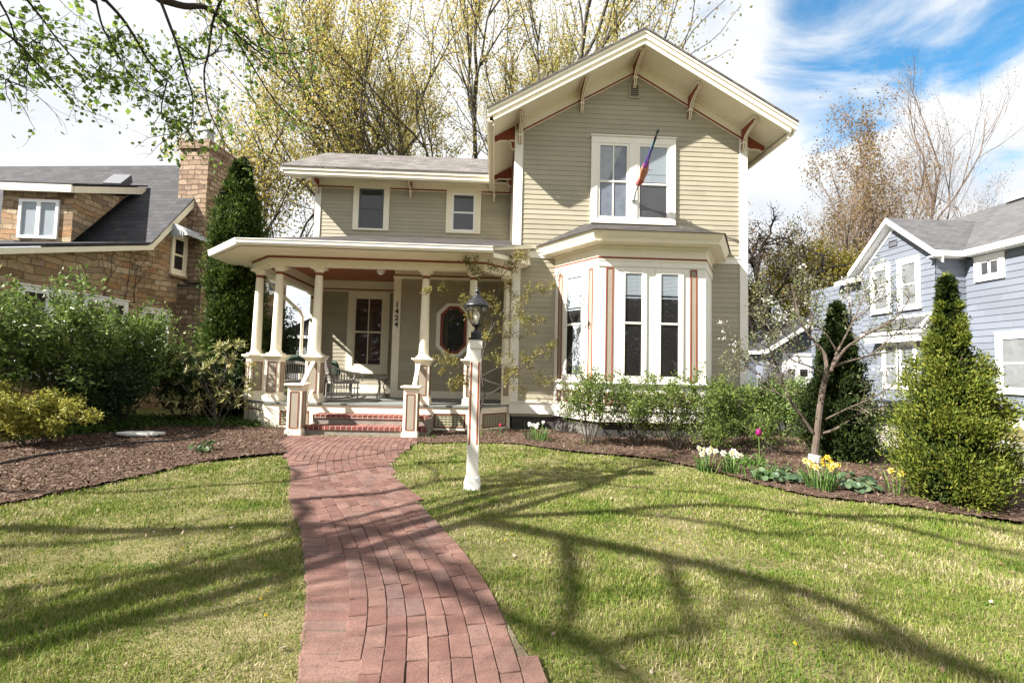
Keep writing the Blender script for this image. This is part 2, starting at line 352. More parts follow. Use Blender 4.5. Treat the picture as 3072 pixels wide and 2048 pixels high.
def bracket(F, a, zt, length=.52, drop=.72, slope=0.0, th=.075):
    pr_ = [(0, 0), (length, -slope*length), (length, -slope*length-.085), (length-.05, -slope*length-.12)]
    for i in range(1, 9):
        t_ = i/9; x = (length-.06)*(1-t_)+.085*t_; pr_.append((x-.10*math.sin(t_*math.pi)*.9, -.12-slope*x-(drop*.62-.12)*t_**1.5))
    pr_ += [(.085, -drop*.62), (.12, -drop*.68), (.085, -drop*.74), (.075, -drop*.93), (.03, -drop), (0, -drop)]
    b = MB().prism([F.p(a-th/2, zt+z_, x) for x, z_ in pr_], F.u*th)
    o = b.build('eave_bracket', M['red'], H)
    ed = MB(); seq = pr_[1:]
    for (x0, z0), (x1, z1) in zip(seq[:-1], seq[1:]):
        d = np.array([x1-x0, z1-z0]); n = np.array([-d[1], d[0]])/(np.linalg.norm(d)+1e-9)*.012
        if n[0] < 0 and abs(d[1]) > abs(d[0]): n = -n
        for sgn in (-.27, .27):
            ed.hexa([F.p(a+sgn*th-.012, zt+z0, x0), F.p(a+sgn*th+.012, zt+z0, x0), F.p(a+sgn*th+.012, zt+z1, x1), F.p(a+sgn*th-.012, zt+z1, x1),
                     F.p(a+sgn*th-.012, zt+z0+n[1], x0+n[0]), F.p(a+sgn*th+.012, zt+z0+n[1], x0+n[0]), F.p(a+sgn*th+.012, zt+z1+n[1], x1+n[0]), F.p(a+sgn*th-.012, zt+z1+n[1], x1+n[0])])
    ed.fbox(F, a-th/2-.012, a+th/2+.012, zt-drop*.70, zt-drop*.62, .0, .125)
    ed.fbox(F, a-th/2-.03, a+th/2+.03, zt-.035-slope*length, zt-.003-slope*length*.4, .045, length+.03) if slope == 0 else None
    ed.build('bracket_edge', M['cream'], o)
for a in (.50, 1.93, XC, 4.50, 5.79): bracket(FG, a, under(a)-(0.02 if a != XC else .05), .60, .56)
FLs = Frame((.385, 0, 0), (0, -1, 0), (-1, 0, 0)); FRs = Frame((5.90, 0, 0), (0, 1, 0), (1, 0, 0))
for yy in (11.05, 13.35): bracket(FLs, -yy, under(.39)-.01, .50, .55, SL)
bracket(FRs, 11.05, under(5.9)-.01, .50, .55, SL)
FGo = Frame((0, 10.9-.0135, 0), (1, 0, 0), (0, -1, 0))
# --- gable vent
v = MB(); ring(v, FGo, 3.05, 3.31, 7.82, 8.17, .03, 0, .03)
for i in range(6):
    zz = 7.86+i*.047; v.add([FGo.p(3.08, zz, .03), FGo.p(3.28, zz, .03), FGo.p(3.28, zz+.04, .006), FGo.p(3.08, zz+.04, .006)], [(0, 1, 2, 3)])
o = v.build('gable_vent', M['siding'], H); MB().fbox(FGo, 3.08, 3.28, 7.85, 8.14, .001, .003).build('vent_opening', M['dark'], o)
# --- upper double window
def casing2(par, F, xs, z0, z1, w, depth, mat, cap=True, name='window'):
    m = MB()
    for i in range(len(xs)): m.fbox(F, xs[i][0], xs[i][1], z0, z1, 0, depth)
    m.fbox(F, xs[0][0], xs[-1][1], z1+.0005, z1+w, 0, depth); m.fbox(F, xs[0][0], xs[-1][1], z0-.11, z0-.0005, 0, depth)
    if cap: m.fbox(F, xs[0][0]-.02, xs[-1][1]+.02, z1+w+.001, z1+w+.03, 0, depth+.03)
    return m.build(name, M[mat], par, bevel=.004)
W = casing2(H, FGo, [(2.17, 2.32), (3.07, 3.265), (4.02, 4.17)], 4.90, 6.70, .155, .045, 'white')
sash_unit(W, FGo, 2.32, 3.07, 4.90, 6.70, 5.79, True, room='greyblue_room', w=.06)
sash_unit(W, FGo, 3.265, 4.02, 4.90, 6.70, 5.75, False, room='screen', w=.055)
cu = MB(); drape(cu, FGo, 2.37, 2.52, 5.82, 6.62, .009, 4, .002); cu.add([FGo.p(2.52, 5.82, .010), FGo.p(2.58, 5.84, .011), FGo.p(2.90, 6.62, .010), FGo.p(2.52, 6.62, .010)], [(0, 1, 2, 3)]); cu.build('curtain', M['curtain'], W)
bl = MB(); bl.fbox(FGo, 3.32, 3.965, 6.0, 6.64, .0085, .011); bl.fbox(FGo, 3.60, 3.625, 5.80, 6.0, .009, .0115); bl.fbox(FGo, 3.32, 3.965, 5.985, 5.999, .009, .013); bl.fbox(FGo, 3.32, 3.965, 5.80, 5.984, .0065, .0075).build('blind', M['blind'], W)
MB().fbox(FGo, 2.62, 2.76, 4.91, 4.925, .024, .04).build('sash_lift', M['galv'], W)

# ================================================================ bay window (part of the house)
BX0, BX1, BY = 2.14, 4.39, 9.75; BL, BR = 1.39, 5.05
FB = Frame((0, BY, 0), (1, 0, 0), (0, -1, 0))
cl = np.array([BX0-BL, BY-10.9, 0]); LL = np.linalg.norm(cl); FC = Frame((BL, 10.9, 0), cl, (cl[1], -cl[0], 0))
cr = np.array([BR-BX1, 10.9-BY, 0]); LR = np.linalg.norm(cr); FD = Frame((BX1, BY, 0), cr, (cr[1], -cr[0], 0))
def plan(off, z):
    """bay outline offset outwards"""
    n1 = FC.n*off; n2 = FD.n*off
    k1 = off*math.tan(math.acos(np.dot(FC.n, FB.n))/2); k2 = off*math.tan(math.acos(np.dot(FD.n, FB.n))/2)
    yw = 10.9
    def hit(Fr, pt, d):  # slide along chamfer to the wall
        t_ = (yw-pt[1])/d[1]; return pt+d*t_
    A = np.array([BX0-k1, BY-off, z]); B = np.array([BX1+k2, BY-off, z])
    return [hit(FC, A, -FC.u), A, B, hit(FD, B, FD.u)]
def band(mb, o0, z0, o1, z1, inner=-.25):
    lo = plan(o0, z0)+plan(inner, z0)[::-1]; hi = plan(o1, z1)+plan(inner, z1)[::-1]
    n = len(lo); mb.add(lo+hi, [tuple(range(n))[::-1], tuple(range(n, 2*n))]+[(i, (i+1) % n, n+(i+1) % n, n+i) for i in range(n)])
bay = MB(); band(bay, 0, .365, 0, 3.64); band(bay, .03, .34, .03, .56); band(bay, .05, .561, .05, .585); band(bay, .05, 1.095, .065, 1.13); band(bay, .03, 1.131, .03, 1.16)
band(bay, .02, 3.54, .02, 3.645)
bay = bay.build('bay_window', M['white'], H)
MB().prism([p+np.array([0, 0, 0]) for p in plan(-.05, -.2)], (0, 0, .53)).build('bay_foundation', M['foundation'], bay)
g = MB(); band(g, .035, 3.70, .035, 3.735); g.build('bay_stripe', M['red'], bay)
g = MB(); band(g, .028, 3.646, .028, 3.699); band(g, .02, 3.736, .02, 3.90); band(g, .02, 3.901, .09, 3.955); band(g, .02, 3.956, .30, 3.99); band(g, .26, 3.991, .29, 4.06); band(g, .29, 4.061, .33, 4.115); band(g, .33, 4.116, .37, 4.19)
g.build('bay_cornice', M['cream'], bay)
o1 = plan(.40, 4.195); tp = [np.array([2.05, 10.86, 4.76]), np.array([4.24, 10.86, 4.76])]
g = MB(); g.poly([o1[0], o1[1], tp[0]]); g.poly([o1[1], o1[2], tp[1], tp[0]]); g.poly([o1[2], o1[3], tp[1]]); band(g, .40, 4.19, .40, 4.20); g.build('bay_roof', M['shingle_dark'], bay)
for F, a0, a1, room in ((FB, 2.655, 3.075, 'dark'), (FB, 3.405, 3.845, 'dark'), (FC, .40, .93, 'dark')):
    c = MB(); ring(c, F, a0-.065, a1+.065, 1.17, 3.50, .065, .0, .028, wb=.05); c.build('window_casing', M['white'], bay)
    sash_unit(bay, F, a0, a1, 1.22, 3.435, 2.37, room=room, w=.035)
    b_ = MB()
    zb = 2.93 if F is FB else 2.72
    for i in range(int((3.40-zb)/.028)): zz = 3.40-i*.028; b_.add([F.p(a0+.03, zz-.026, .013), F.p(a1-.03, zz-.026, .013), F.p(a1-.03, zz, .008), F.p(a0+.03, zz, .008)], [(0, 1, 2, 3)])
    b_.fbox(F, a0+.03, a1-.03, zb-.05, zb-.02, .008, .014); b_.build('blind', M['blind'], bay)
cu = MB(); drape(cu, FC, .62, .89, 1.27, 2.33, .008, 4, .002); cu.build('curtain', M['curtain'], bay)
for F, a0, a1 in ((FB, 2.29, 2.45), (FB, 4.06, 4.21), (FC, .12, .26), (FC, 1.08, 1.22)): panel_part(bay, F, a0, a1, 1.17, 3.515, .0, .026)
for F, a0, a1 in ((FB, 2.29, 2.45), (FB, 2.58, 3.16), (FB, 3.36, 3.94), (FB, 4.06, 4.21), (FC, .12, .26), (FC, .35, .98), (FC, 1.08, 1.22)): panel_part(bay, F, a0, a1, .68, .93, .0, .026)

# ================================================================ rear wing behind the porch
FW = Frame((0, 14.4, 0), (1, 0, 0), (0, -1, 0))
w = MB(); clap(w, FW, rows(-5.45, .41, .60, 6.75, .112)); w.poly([FW.p(-5.45, .3, -.01), FW.p(.41, .3, -.01), FW.p(.41, 7.1, -.01), FW.p(-5.45, 7.1, -.01)])
w.build('wing_wall', M['siding'], H)
FWL = Frame((-5.45, 0, 0), (0, -1, 0), (-1, 0, 0)); w = MB(); clap(w, FWL, rows(-19, -14.4, .5, 6.9)); w.poly([(-5.44, 14.4, 6.8), (-5.44, 19, 6.8), (-5.44, 16.7, 8.5)]); w.build('wing_side_wall', M['siding'], H)
MB().fbox(FW, -5.47, -5.30, .6, 6.75, .0, .03).build('corner_board', M['white'], H)
ez = 7.0; sl = .573; rr = MB()
rr.hexa([(-6.2, 13.58, ez-.03), (.4, 13.58, ez-.03), (.4, 16.7, ez+sl*3.1-.03), (-6.05, 16.7, ez+sl*3.1-.03), (-6.2, 13.58, ez+.01), (.4, 13.58, ez+.01), (.4, 16.7, ez+sl*3.1+.01), (-6.05, 16.7, ez+sl*3.1+.01)])
rr.poly([(-6.05, 16.7, ez+sl*3.1), (.4, 16.7, ez+sl*3.1), (.4, 19.8, ez), (-6.2, 19.8, ez)]); rr.build('wing_roof', M['shingle'], H)
f = MB(); f.box(-6.18, -.20, 13.60, 13.65, 6.89, 6.965); f.box(-6.15, -.14, 13.63, 13.67, 6.78, 6.889); f.box(-6.05, -.10, 13.66, 13.70, 6.74, 6.779)
f.hexa([(-6.15, 13.67, 6.75), (.38, 13.67, 6.75), (.38, 14.42, 6.96), (-6.15, 14.42, 6.96), (-6.15, 13.67, 6.78), (.38, 13.67, 6.78), (.38, 14.42, 6.99), (-6.15, 14.42, 6.99)])
f.hexa([(-6.18, 13.61, 6.82), (-6.13, 13.61, 6.82), (-5.98, 16.7, 8.58), (-6.03, 16.7, 8.58), (-6.18, 13.61, 6.965), (-6.13, 13.61, 6.965), (-5.98, 16.7, 8.72), (-6.03, 16.7, 8.72)])
f.hexa([(-6.13, 13.67, 6.80), (-5.45, 13.67, 6.80), (-5.45, 16.7, 8.52), (-6.0, 16.7, 8.52), (-6.13, 13.67, 6.83), (-5.45, 13.67, 6.83), (-5.45, 16.7, 8.55), (-6.0, 16.7, 8.55)])
f.fbox(FW, -5.47, .40, 6.745, 6.95, 0, .03); f.fbox(FW, -5.3, .40, 6.68, 6.70, 0, .03); f.build('wing_fascia', M['cream'], H)
MB().fbox(FW, -5.47, .40, 6.701, 6.744, 0, .04).build('frieze_stripe', M['red'], H)
for a in (-5.40, -2.62, -.10): bracket(FW, a, 6.93, .42, .46, .25, .06)
FWo = Frame((0, 14.4-.0135, 0), (1, 0, 0), (0, -1, 0))
for (a0, a1, z0, z1, sm, rm) in ((-4.16, -3.42, 5.48, 6.69, 'greyframe', 'dark'), (-1.37, -.66, 5.48, 6.65, 'purewhite', 'screen')):
    W = casing(H, FWo, a0-.17, a1+.17, z0-.06, z1+.16, .17, .04, 'cream', wb=.06, wt=.16, sill=False)
    sash_unit(W, FWo, a0, a1, z0, z1, room=rm, sashmat=sm, w=.055)
# tall window in the porch recess
W = casing(H, FWo, -4.35, -3.12, 1.15, 3.54, .19, .045, 'cream', wt=.15, wb=.19)
sash_unit(W, FWo, -4.16, -3.31, 1.34, 3.39, 2.36, True, sashmat='cream', room='brown_room', w=.045)
cu = MB(); drape(cu, FWo, -3.74, -3.40, 1.42, 3.33, .0065, 5, .0015); cu.build('curtain', paint('dusky_red_curtain', (.07, .028, .026), var=.3), W)
MB().fbox(FW, -5.45, -2.6, .56, .80, 0, .03).build('skirting', M['cream'], H); t = MB(); t.fbox(FW, -5.45, -2.6, 3.55, 3.88, 0, .03); t.fbox(FW, -5.45, -2.6, 3.89, 3.90, 0, .06); t.build('frieze_board', M['cream'], H)
MB().fbox(FW, -5.45, -2.6, 3.60, 3.635, .03, .04).build('frieze_stripe', M['red'], H)

# ================================================================ porch
PZ = .56
FV = Frame((0, 12.6, 0), (1, 0, 0), (0, -1, 0))
w = MB(); clap(w, FV, rows(-2.62, .41, .72, 3.68, .1115)); w.poly([FV.p(-2.62, .5, -.01), FV.p(.41, .5, -.01), FV.p(.41, 3.9, -.01), FV.p(-2.62, 3.9, -.01)])
FVL = Frame((-2.62, 0, 0), (0, -1, 0), (-1, 0, 0)); clap(w, FVL, rows(-14.4, -12.6, .6, 3.7)); w.build('vestibule_wall', M['siding'], H)
t = MB().fbox(FV, -2.64, .41, PZ, .745, 0, .028); t.fbox(FV, -2.63, -2.455, .746, 3.66, 0, .035); t.box(-2.645, -2.631, 12.57, 12.75, .6, 3.66)
t.fbox(FV, -2.63, .41, 3.765, 3.95, 0, .035); t.fbox(FV, -2.66, .41, 3.661, 3.70, 0, .055); t.fbox(FV, -2.66, .41, 3.701, 3.722, 0, .09); t.build('vestibule_trim', M['cream'], H)
MB().fbox(FV, -2.64, .41, 3.724, 3.763, 0, .045).build('frieze_stripe', M['red'], H)
# octagonal window
def octo(cx, cz, w_, h_, c): return [(cx-w_+c, cz-h_), (cx+w_-c, cz-h_), (cx+w_, cz-h_+c), (cx+w_, cz+h_-c), (cx+w_-c, cz+h_), (cx-w_+c, cz+h_), (cx-w_, cz+h_-c), (cx-w_, cz-h_+c)]
def oring(F, A, B, d0, d1):
    mb = MB(); n = 8; P = [F.p(a, z, d1) for a, z in A]+[F.p(a, z, d1) for a, z in B]+[F.p(a, z, d0) for a, z in A]+[F.p(a, z, d0) for a, z in B]
    fs = []
    for i in range(n):
        j = (i+1) % n; fs += [(i, j, n+j, n+i), (2*n+i, 2*n+j, j, i), (n+i, n+j, 3*n+j, 3*n+i)]
    return mb.add(P, fs)
ocx, ocz = -1.06, 2.345
OA, OB, OC = octo(ocx, ocz, .45, .70, .27), octo(ocx, ocz, .345, .625, .22), octo(ocx, ocz, .275, .555, .185)
W = oring(FV, OA, OB, 0, .04).build('octagon_window', M['white'], H); oring(FV, OB, OC, 0, .03).build('sash', M['red'], W)
MB().poly([FV.p(a, z, .016) for a, z in OC]).build('interior', M['dark'], W); MB().poly([FV.p(a, z, .024) for a, z in OC]).build('pane', glassmat('oval_glass', .05), W)
# house number
for i, ch in enumerate('1424'):
    cuv = bpy.data.curves.new('digit', 'FONT'); cuv.body = ch; cuv.size = .19; cuv.extrude = .006; cuv.offset = .006; cuv.align_x = 'CENTER'
    tmp = bpy.data.objects.new('digit', cuv); COL.objects.link(tmp); dg = bpy.context.evaluated_depsgraph_get(); me = bpy.data.meshes.new_from_object(tmp.evaluated_get(dg)); bpy.data.objects.remove(tmp)
    o = bpy.data.objects.new('house_number', me); COL.objects.link(o); o.parent = H; me.materials.clear(); me.materials.append(M['black'])
    o.location = Vector((-2.545, 12.6-.044, 2.905-i*.172))-Vector(house.location); o.rotation_euler = (R(90), 0, 0)
# floor, ceiling, skirt
fl = [(-5.62, 11.12), (-4.77, 10.28), (-.29, 10.28), (.43, 10.97), (.43, 14.4), (-5.62, 14.4)]
MB().prism([(x, y, PZ-.04) for x, y in fl], (0, 0, .04)).build('porch_floor', M['floor'], H)
MB().poly([(x, y, 3.885) for x, y in [(-5.6, 11.05), (-4.85, 10.4), (-.2, 10.4), (.40, 11.0), (.40, 14.4), (-5.6, 14.4)]]).build('porch_ceiling', M['ceiling'], H)
inset = [(-5.58, 11.14), (-4.755, 10.325), (-.30, 10.325), (.40, 10.98)]
def along(p, q, z0, z1, t0, t1, th0, th1, mb):
    p = np.array([*p, 0.]); q = np.array([*q, 0.]); L_ = np.linalg.norm(q-p); F = Frame(p, q-p, ((q-p)[1], -(q-p)[0], 0)); mb.fbox(F, t0, L_-t1, z0, z1, th0, th1); return F, L_
sk = MB()
edges = [((-5.58, 14.3), inset[0]), (inset[0], inset[1]), (inset[1], inset[2]), (inset[2], inset[3])]
for p, q in edges: along(p, q, .385, .515, 0, 0, -.02, .02, sk); along(p, q, -.05, .075, 0, 0, -.02, .02, sk)
lat_specs = []
for (p, q), cuts in zip(edges, ([(.0, .2), (2.9, 3.2)], [(0, .2), (.95, 1.17)], [(0, .30), (.92, 2.9), (3.0, 3.52), (4.20, 4.47)], [(0, .12), (.86, 1.2)])):
    pp = np.array([*p, 0.]); qq = np.array([*q, 0.]); Lq = np.linalg.norm(qq-pp); F = Frame(pp, qq-pp, ((qq-pp)[1], -(qq-pp)[0], 0))
    for a, b_ in cuts: sk.fbox(F, a, min(b_, Lq), .076, .384, -.02, .018)
    lat_specs.append(F)
sk.build('porch_skirt', M['cream'], H)
def lattice(F, a0, a1, z0=.095, z1=.37):
    r = MB(); ring(r, F, a0, a1, z0, z1, .016, -.015, .014); o = r.build('lattice_panel', M['red'], H)
    l = MB(); n = max(3, int((a1-a0)/.072)); s_ = (a1-a0)/n
    for i in range(n): l.fbox(F, a0+(i+.22)*s_, a0+(i+.78)*s_, z0+.016, z1-.016, -.006, .0)
    m_ = 5; s_ = (z1-z0)/m_
    for i in range(m_): l.fbox(F, a0+.016, a1-.016, z0+(i+.22)*s_, z0+(i+.78)*s_, .001, .007)
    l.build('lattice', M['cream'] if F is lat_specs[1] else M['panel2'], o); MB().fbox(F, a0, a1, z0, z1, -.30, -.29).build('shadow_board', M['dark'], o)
M['panel2'] = paint('khaki_lattice_paint', (.34, .32, .22), var=.08)
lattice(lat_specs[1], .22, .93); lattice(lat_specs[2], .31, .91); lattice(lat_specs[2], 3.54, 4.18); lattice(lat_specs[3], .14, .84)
# pedestals and columns
def pedestal(x, y, ang=0, half=.15, full=True):
    F0 = [Frame((x, y, 0), (math.cos(ang+k*math.pi/2), math.sin(ang+k*math.pi/2), 0), (math.sin(ang+k*math.pi/2), -math.cos(ang+k*math.pi/2), 0)) for k in range(4)]
    m = MB(); F = F0[0]
    m.fbox(F, -half, half, PZ, 1.46, -half, half); m.fbox(F, -half-.025, half+.025, PZ, PZ+.13, -half-.025, half+.025)
    m.fbox(F, -half-.02, half+.02, 1.461, 1.485, -half-.02, half+.02); m.fbox(F, -half-.045, half+.045, 1.486, 1.515, -half-.045, half+.045); m.fbox(F, -half-.075, half+.075, 1.516, 1.552, -half-.075, half+.075)
    o = m.build('pedestal', M['cream'], H, bevel=.004)
    for Fk in F0: panel_part(o, Fk, -half+.055, half-.055, PZ+.20, 1.40, half, .013)
def column(x, y, half_col=False):
    m = MB().box(x-.145, x+.145, y-.145, y+.145, 1.553, 1.59)
    m.lathe([(.14, 1.591), (.128, 1.605), (.112, 1.64), (.104, 1.67), (.104, 1.72), (.098, 2.2), (.078, 3.285)], (x, y, 0), 20)
    m.lathe([(.078, 3.346), (.085, 3.36), (.085, 3.375), (.11, 3.395), (.12, 3.42)], (x, y, 0), 20); m.box(x-.145, x+.145, y-.145, y+.145, 3.421, 3.468)
    o = m.build('porch_column', M['cream'], H); MB().lathe([(.081, 3.286), (.084, 3.30), (.084, 3.33), (.081, 3.345)], (x, y, 0), 20).build('column_band', M['red'], o)
for x, y, a in ((-5.33, 10.99, -.78), (-4.66, 10.47, 0), (-3.82, 10.47, 0), (-1.51, 10.47, 0), (-.47, 10.47, 0)):
    pedestal(x, y, a); column(x, y)
m = MB().box(.20, .405, 10.85, 11.1, PZ, 1.46); m.box(.17, .405, 10.82, 11.1, 1.461, 1.552); o = m.build('pedestal', M['cream'], H)
panel_part(o, Frame((0, 10.85, 0), (1, 0, 0), (0, -1, 0)), .25, .36, .76, 1.40, 0, .012); column(.29, 10.98)
pedestal(-5.36, 14.22, 0, .09); column(-5.33, 14.25)
# beam, soffit, gutter, roof
bm = MB(); rs = MB(); sf = MB()
B_ = [(-5.53, 14.4), (-5.53, 11.03), (-4.84, 10.31), (-.24, 10.31), (.40, 10.93)]
for p, q in zip(B_[:-1], B_[1:]):
    along(p, q, 3.47, 3.62, -.0, -.0, -.20, 0, bm); along(p, q, 3.661, 3.88, 0, 0, -.20, -.002, bm); along(p, q, 3.621, 3.66, 0, 0, -.2, .012, rs)
    along(p, q, 3.50, 3.53, 0, 0, .001, .012, bm)
    along(p, q, 3.60, 3.63, 0, 0, -.215, -.2005, rs)
bm.build('porch_beam', M['cream'], H); rs.build('beam_stripe', M['red'], H)
E0 = [(-6.30, 14.45), (-6.30, 10.83), (-5.09, 9.63), (-.06, 9.63), (.74, 10.87)]
for i in range(4):
    a, b_ = E0[i], E0[i+1]; c, d = B_[i], B_[i+1]
    sf.hexa([(a[0], a[1], 3.69), (b_[0], b_[1], 3.69), (d[0], d[1], 3.665), (c[0], c[1], 3.665), (a[0], a[1], 3.72), (b_[0], b_[1], 3.72), (d[0], d[1], 3.70), (c[0], c[1], 3.70)])
    along(a, b_, 3.68, 3.79, 0, 0, -.03, .0, sf)
sf.build('porch_soffit', M['cream'], H)
gt = MB()
prof = [(0.0, 3.70), (.05, 3.69), (.085, 3.705), (.105, 3.74), (.108, 3.80), (.12, 3.805), (.12, 3.822), (.085, 3.822), (.085, 3.80), (0.0, 3.80)]
G_ = [(-6.30, 10.83), (-5.09, 9.63), (-.06, 9.63)]
def offp(i, o):
    k = .4142*o
    return [(G_[0][0]-o*.7071-0, G_[0][1]-o*.7071), (G_[1][0]-k, G_[1][1]-o), (G_[2][0], G_[2][1]-o)][i]
n = len(prof); vs = [(*offp(i, o_), z_) for i in range(3) for o_, z_ in prof]
gt.add(vs, [(i*n+j, i*n+(j+1) % n, (i+1)*n+(j+1) % n, (i+1)*n+j) for i in range(2) for j in range(n)]+[tuple(range(n))[::-1], tuple(range(2*n, 3*n))])
gt.build('gutter', M['white'], H)
along((-6.30, 14.45), (-6.30, 10.83), 3.70, 3.82, 0, 0, 0, .03, g2 := MB()); g2.build('eave_fascia', M['cream'], H)
A, Bc, Cc, Dd = (.0, 9.56, 3.82), (-5.12, 9.56, 3.82), (-6.36, 10.80, 3.82), (-6.36, 14.45, 3.82); T = (-3.6, 14.38, 5.27); Wr = (.42, 14.38, 5.27); V1 = (.42, 10.86, 4.215); V2 = (.82, 10.86, 4.215); Wl = (-5.43, 14.38, 4.31)
pr_ = MB(); pr_.poly([Bc, A, V2, V1, Wr, T]); pr_.poly([Cc, Bc, T]); pr_.poly([Dd, Cc, T, Wl]); 
pr_.build('porch_roof', M['shingle_dark'], H)
# little end panel where the porch roof dies into the gable wall
e = MB(); e.hexa([(-.03, 9.66, 3.70), (.74, 10.85, 3.80), (.70, 10.88, 3.80), (-.07, 9.69, 3.70), (-.03, 9.66, 3.79), (.74, 10.85, 4.17), (.70, 10.88, 4.17), (-.07, 9.69, 3.79)]); e.build('porch_end_panel', M['panel'], H)
e = MB(); e.beam((-.05, 9.62, 3.66), (.78, 10.84, 3.79), .03, .09); e.beam((-.05, 9.62, 3.80), (.80, 10.84, 4.165), .05, .07); e.beam((.745, 10.86, 3.75), (.745, 10.86, 4.2), .06, .06); e.build('porch_end_trim', M['cream'], H)
MB().lathe([(.02, 3.884), (.06, 3.88), (.10, 3.83), (.105, 3.79), (.08, 3.73), (.03, 3.70)], (-2.95, 12.35, 0), 16).build('porch_globe_lamp', M['purewhite'], H, True)
dn = MB(); dn.tube([(-6.25, 13.2, 3.69), (-6.2, 13.35, 3.55), (-5.72, 14.3, 2.9), (-5.68, 14.38, 2.75), (-5.68, 14.4, .1)], .045, 8); dn.build('downspout', M['cream'], H)
# newel posts and handrails
def newel(x, y):
    hw = .135
    m = MB().box(x-hw, x+hw, y-hw, y+hw, -.1, .93); m.box(x-hw-.02, x+hw+.02, y-hw-.02, y+hw+.02, -.1, .10)
    m.box(x-hw-.02, x+hw+.02, y-hw-.02, y+hw+.02, .931, .955); m.box(x-hw-.055, x+hw+.055, y-hw-.055, y+hw+.055, .956, .99)
    o = m.build('newel_post', M['cream'], H, bevel=.004)
    for k in range(4):
        an = k*math.pi/2; panel_part(o, Frame((x, y, 0), (math.cos(an), math.sin(an), 0), (math.sin(an), -math.cos(an), 0)), -hw+.05, hw-.05, .14, .84, hw, .013)
newel(-3.79, 9.53); newel(-1.58, 9.53)
for x in (-3.78, -1.57):
    hr = MB().beam((x, 9.66, .90), (x-.02, 10.33, 1.42), .075, .06); hr.beam((x, 9.66, .30), (x-.02, 10.33, .80), .055, .05)
    hr.lathe([(.026, .42), (.03, .5), (.02, .55), (.032, .62), (.036, .75), (.022, .83), (.03, .9), (.026, 1.12)], (x, 9.98, 0), 10); hr.build('handrail', M['cream'], H)
# brick steps
st = empty('brick_steps', (-2.65, 9.8, 0), 'two brick-edged concrete steps rising to the grey porch floor', 'steps')
MB().box(-3.62, -1.30, 9.57, 10.33, -.1, .095).box(-3.62, -1.30, 9.93, 10.33, .0951, .28).build('step_riser', M['concrete'], st)
MB().box(-3.62, -1.28, 9.55, 9.93, .096, .172).box(-3.62, -1.28, 9.91, 10.33, .281, .358).build('brick_tread', M['redbrick'], st, bevel=.004)
MB().box(-1.30, -1.24, 9.60, 10.31, -.05, .33).build('step_side', M['concrete'], st)
# ================================================================ STONE HOUSE (next door)
stone = empty('stone_house', (-9.5, 12, 0), 'tan fieldstone house with a steep charcoal roof, dormer and tall stone chimney', 'house')
S = stone
ca, sa = math.cos(R(6)), math.sin(R(6))
FS = Frame((-8.0, 10.9, 0), (sa, ca, 0), (ca, -sa, 0))      # gable-end wall, a = metres towards the back
def fs(a, z, d=0.): return FS.p(a, z, d)
rz = lambda a: 4.02+(a-.2)*1.21 if a >= .2 else 4.02+(a-.2)*.275    # rake height along the wall
RA = 2.52                                                           # ridge position
rzb = lambda a: rz(RA)-(a-RA)*.68
prof = [(-5.5, -.2), (6.2, -.2), (6.2, rzb(6.2)-.12), (RA, rz(RA)-.12), (.2, 3.93), (-5.5, rz(-5.5)-.12)]
openings = [(-2.31, -1.36, 1.0, 2.63), (-1.15, -.22, 1.0, 2.63), (.25, .95, 1.0, 2.55), (.99, 1.36, 3.58, 4.42), (5.0, 5.6, 3.7, 4.6)]
MB().prism([fs(a, z, -.35) for a, z in prof], FS.n*.35).build('gable_wall', M['stone'], S)
MB().prism([fs(-5.5, -.2, -.36), fs(-5.5, -.2, -7), fs(-5.5, 2.3, -7), fs(-5.5, 2.3, -.36)], FS.u*.3).build('front_wall', M['stone'], S)
rf = MB()
def rslab(a0, z0, a1, z1, d0, d1, th=.05): rf.hexa([fs(a0, z0-th, d1), fs(a1, z1-th, d1), fs(a1, z1-th, d0), fs(a0, z0-th, d0), fs(a0, z0, d1), fs(a1, z1, d1), fs(a1, z1, d0), fs(a0, z0, d0)])
rslab(.2, 4.04, RA, rz(RA)+.02, -8, .14); rslab(RA, rz(RA)+.02, 6.3, rzb(6.3)+.02, -8, .14); rslab(-5.6, rz(-5.6)+.03, .2, 4.05, -8, .14); rf.build('roof', M['slate'], S)
fa = MB(); fa.beam(fs(-5.6, rz(-5.6)-.09, .09), fs(.22, 3.93, .09), .1, .19, FS.n); fa.beam(fs(.2, 3.94, .09), fs(2.06, rz(2.0)-.09, .09), .1, .13); fa.beam(fs(3.3, rzb(3.3)-.09, .09), fs(6.3, rzb(6.3)-.09, .09), .1, .14); fa.build('fascia', M['cream'], S)
for i, (a0, a1, z0, z1) in enumerate(openings[:3]):
    W = casing(S, FS, a0-.05, a1+.05, z0, z1, .06, .035, 'purewhite', sill=True)
    c = (a0+a1)/2
    for q0, q1 in ((a0, c-.01), (c+.01, a1)):
        MB().fbox(FS, q0, q1, z0+.05, z1-.05, .002, .006).build('interior', M['dark'], W)
        s_ = MB(); ring(s_, FS, q0, q1, z0+.05, z1-.05, .05, .007, .03); s_.build('sash', M['purewhite'], W); MB().fbox(FS, q0+.05, q1-.05, z0+.1, z1-.1, .014, .018).build('pane', M['glass'], W)
W = casing(S, FS, .93, 1.42, 3.50, 4.46, .07, .05, 'cream'); sash_unit(W, FS, 1.0, 1.36, 3.57, 4.40, room='dark', sashmat='cream', w=.04)
MB().fbox(FS, .9, 1.46, 3.42, 3.47, 0, .10).build('stone_sill', M['chimneystone'], S)
W = casing(S, FS, 4.95, 5.65, 3.65, 4.5, .08, .05, 'purewhite'); sash_unit(W, FS, 5.03, 5.57, 3.72, 4.42, room='screen', sashmat='purewhite', w=.05)
aw = MB(); N_ = 12      # ribbed metal awning
